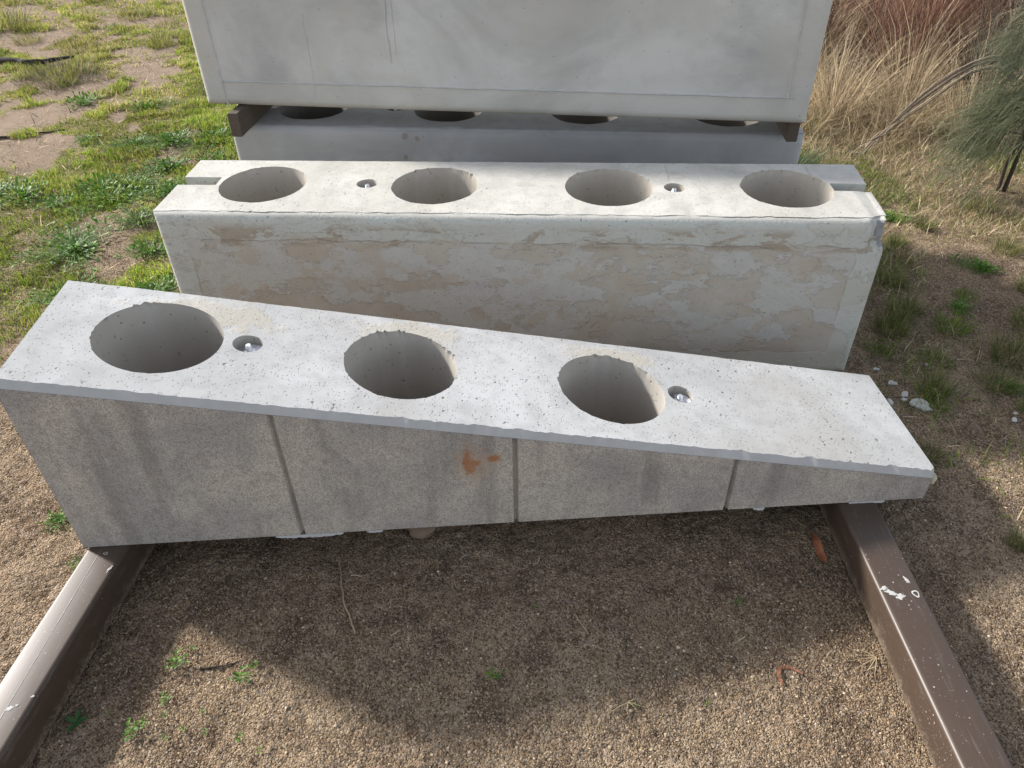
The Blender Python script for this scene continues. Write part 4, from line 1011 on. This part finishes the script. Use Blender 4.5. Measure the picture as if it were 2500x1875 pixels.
for i, (x, y, s) in enumerate(((1.95, 4.5, .8), (2.25, 4.3, .8), (2.6, 4.2, .8), (1.9, 5.0, 1.0), (2.5, 4.8, 1.0), (3.0, 4.6, 1.0), (2.1, 5.6, 1.0), (2.8, 5.5, 1.0), (3.4, 5.4, 1.0), (1.75, 4.3, .5), (3.5, 4.5, .9))):
    place(DT[i % 2], 'dry_grass_tussock', x, y, s, 'arching straw-coloured tussock in the tall dry grass, ' + ['just left of the dead branch', 'behind the dead branch', 'right behind the she-oak', 'close to the upper block', 'in front of the leftmost red shrub', 'at the foot of the brown shrub', 'by the shrub near the upper block', 'between two red shrubs', 'behind the corner brown shrub', 'at the left end of the grass front', 'under the brown shrub at the frame edge'][i], 'dry grass tussock', 'dry tussocks behind the blocks on the right')

def shrub_mesh(name, n, h, R, pal, wid, mat=TWIG):
    a = RNG.uniform(0, 6.28, n); r = R * np.sqrt(RNG.random(n)) * .7
    P = np.stack([r * np.cos(a), r * np.sin(a), h * np.where(RNG.random(n) < .35, 0, RNG.uniform(0, .65, n))], 1)
    v, t, nv = blades(P, h * RNG.uniform(.25, .75, n), wid * RNG.uniform(.6, 1.3, n), np.abs(RNG.normal(.35, .3, n)), a + RNG.normal(0, 1.2, n), .5, 4)
    return mesh_np(name, v, t, mat, np.repeat(palette(n, pal), nv, 0))
RED = shrub_mesh('red_shrub', 1500, 0.85, 0.5, [(0.19, 0.080, 0.060), (0.25, 0.110, 0.080), (0.14, 0.065, 0.05), (0.30, 0.19, 0.12), (0.10, 0.055, 0.04)], .005, DRY)
BRN = shrub_mesh('twiggy_shrub', 1700, 1.0, 0.5, [(0.085, 0.050, 0.036), (0.13, 0.078, 0.055), (0.06, 0.04, 0.03), (0.24, 0.17, 0.12), (0.34, 0.30, 0.26)], .005)
for i, (x, y, s, lab) in enumerate(((2.60, 5.15, .75, 'red-stemmed shrub rising from the dry grass, right of the stack'), (2.98, 5.35, .8, 'red-stemmed shrub left of the bare brown twiggy shrub'), (3.5, 6.4, 1.0, 'red-stemmed shrub far back near the top of the photo'), (2.45, 5.9, .9, 'dull red shrub behind the dry grass near the stack'))):
    place(RED, 'red_shrub', x, y, s, lab, 'shrub', 'red shrubs behind the dry grass')
for i, (x, y, s, lab) in enumerate(((2.95, 4.55, .75, 'bare dark brown twiggy shrub at the top right behind the she-oak'), (3.35, 4.75, .9, 'bare brown twiggy shrub at the far right edge of the photo'), (1.98, 5.5, 0.62, 'brown twiggy shrub just right of the upper block'), (3.45, 5.5, 1.0, 'bare brown twiggy shrub behind the others in the right corner'))):
    place(BRN, 'twiggy_shrub', x, y, s, lab, 'shrub', 'brown shrubs in the right corner')

# she-oak sapling: a thin dark stem, side branches, drooping needles
sx, sy = 2.42, 3.44
sap = thing('sheoak_sapling', 'young she-oak with drooping grey-green needles and thin dark stem', 'sapling', (sx, sy, gz(sx, sy)))
stem = [Vector((0, 0, 0)), Vector((.02, .03, .16)), Vector((.015, .05, .33)), Vector((-.02, .05, .48)), Vector((-.05, .08, .62)), Vector((-.03, .10, .80))]
tube(stem, [.011, .010, .008, .007, .005, .003], 8, 'trunk', TWIG, (0.06, 0.045, 0.035), sap)
tube([Vector((-.03, 0, 0)), Vector((-.02, .03, .14)), Vector((.01, .04, .26)), Vector((.015, .05, .34))], [.009, .008, .007, .005], 8, 'trunk', TWIG, (0.06, 0.045, 0.035), sap)
VN, TN, CN = [], [], []; nb = 0
tips = []
for k in range(60):
    p = stem[1 + k % 4].lerp(stem[2 + k % 4], random.random())
    a = random.gauss(3.2, .5) if k % 8 else random.uniform(-1.2, 1.2); l = random.uniform(.10, .42) * (1.15 - p.z)
    tip = p + Vector((l * math.cos(a), l * math.sin(a) * .9, random.uniform(-.10, .08)))
    if k < 12: tube([p, p.lerp(tip, .5) + Vector((0, 0, .02)), tip], [.004, .003, .0018], 5, 'branch', TWIG, (0.10, 0.08, 0.06), sap)
    tips.append((p, tip, a))
P, AZ = [], []
for (p, tip, a) in tips:
    for q in range(random.randint(15, 50)):
        b = p.lerp(tip, random.uniform(.35, 1.05)); P.append((b.x + random.gauss(0, .016), b.y + random.gauss(0, .016), b.z + random.gauss(0, .016))); AZ.append(a + random.gauss(0, .5))
for k in range(70):                    # long outer sprays arching over and hanging to the left
    w_ = random.uniform(.25, 1.0); dy_ = random.gauss(-.04, .07)
    tip = Vector((-.05 - .27 * w_, dy_ * 1.3, .50 - .42 * w_ ** 2 + random.gauss(0, .05))); tip.z = max(tip.z, .10); b0 = tip + Vector((.12, .01, .07))
    for q in range(24):
        b = b0.lerp(tip, random.random()); P.append((b.x + random.gauss(0, .012), b.y + random.gauss(0, .012), b.z + random.gauss(0, .012))); AZ.append(3.3 + random.gauss(0, .5))
P, AZ = np.array(P), np.array(AZ); N = len(P)
v, t, nv = blades(P, RNG.uniform(.08, .24, N), RNG.uniform(.0020, .0034, N), RNG.uniform(.9, 2.3, N), AZ, 0.9, 5)
v[:, 2] = np.maximum(v[:, 2], 0.008)
obj('needles', mesh_np('needles', v, t, GRASS, np.repeat(palette(N, [(0.105, 0.130, 0.070), (0.135, 0.155, 0.085), (0.070, 0.090, 0.050), (0.19, 0.19, 0.12)]), nv, 0)), sap)
# arching dead branch left of it
br = thing('dead_branch', 'arching bundle of grey dead stems leaning left from the she-oak', 'branch', (2.36, 3.62, gz(2.36, 3.62)))
for k in range(9):
    e = random.uniform(-.05, .05)
    pts = [Vector((.05, .05, .45 + e * .5)), Vector((-.03, .08, .53 + e)), Vector((-.14, .10, .50 + e)), Vector((-.28, .12, .38 + e * 1.6)), Vector((-.42 + e, .14, .22 + e * 2)), Vector((-.56 + e * 2, .14, .05 + abs(e)))]
    pts2 = []
    for a, b in zip(pts, pts[1:]): pts2 += [a, a.lerp(b, .5) + Vector((0, 0, .008))]
    pts2.append(pts[-1])
    tube(pts2, [max(.0012, .0042 * (1 - .7 * i / len(pts2))) for i in range(len(pts2))], 5, 'stem', TWIG, random.choice([(0.36, 0.30, 0.25), (0.28, 0.23, 0.19), (0.42, 0.36, 0.29), (0.16, 0.12, 0.09)]), br)
# a small she-oak seedling flopped over beside the stack
a = RNG.normal(0.3, .5, 260); P = np.stack([RNG.normal(0, .03, 260), RNG.normal(0, .02, 260), RNG.uniform(.0, .06, 260)], 1)
v, t, nv = blades(P, RNG.uniform(.08, .26, 260), np.full(260, .0022), RNG.uniform(.5, 1.5, 260), np.where(RNG.random(260) < .35, 2.2 + RNG.normal(0, .3, 260), a - .3), .5, 4)
o = bpy.data.objects.new('sheoak_seedling', mesh_np('sheoak_seedling', v, t, GRASS, np.repeat(palette(260, [(0.09, 0.15, 0.07), (0.11, 0.14, 0.07), (0.07, 0.10, 0.05)]), nv, 0))); o.location = (1.50, 3.70, gz(1.50, 3.70)); link(o)
tag(o, 'small grey-green she-oak seedling flopped on the ground beside the lower stacked block', 'seedling')
place(TUS[2], 'grass_tussock', 1.72, 4.35, 1.5, 'dark green rush-like clump at the foot of the dry grass beside the upper block', 'grass tussock')
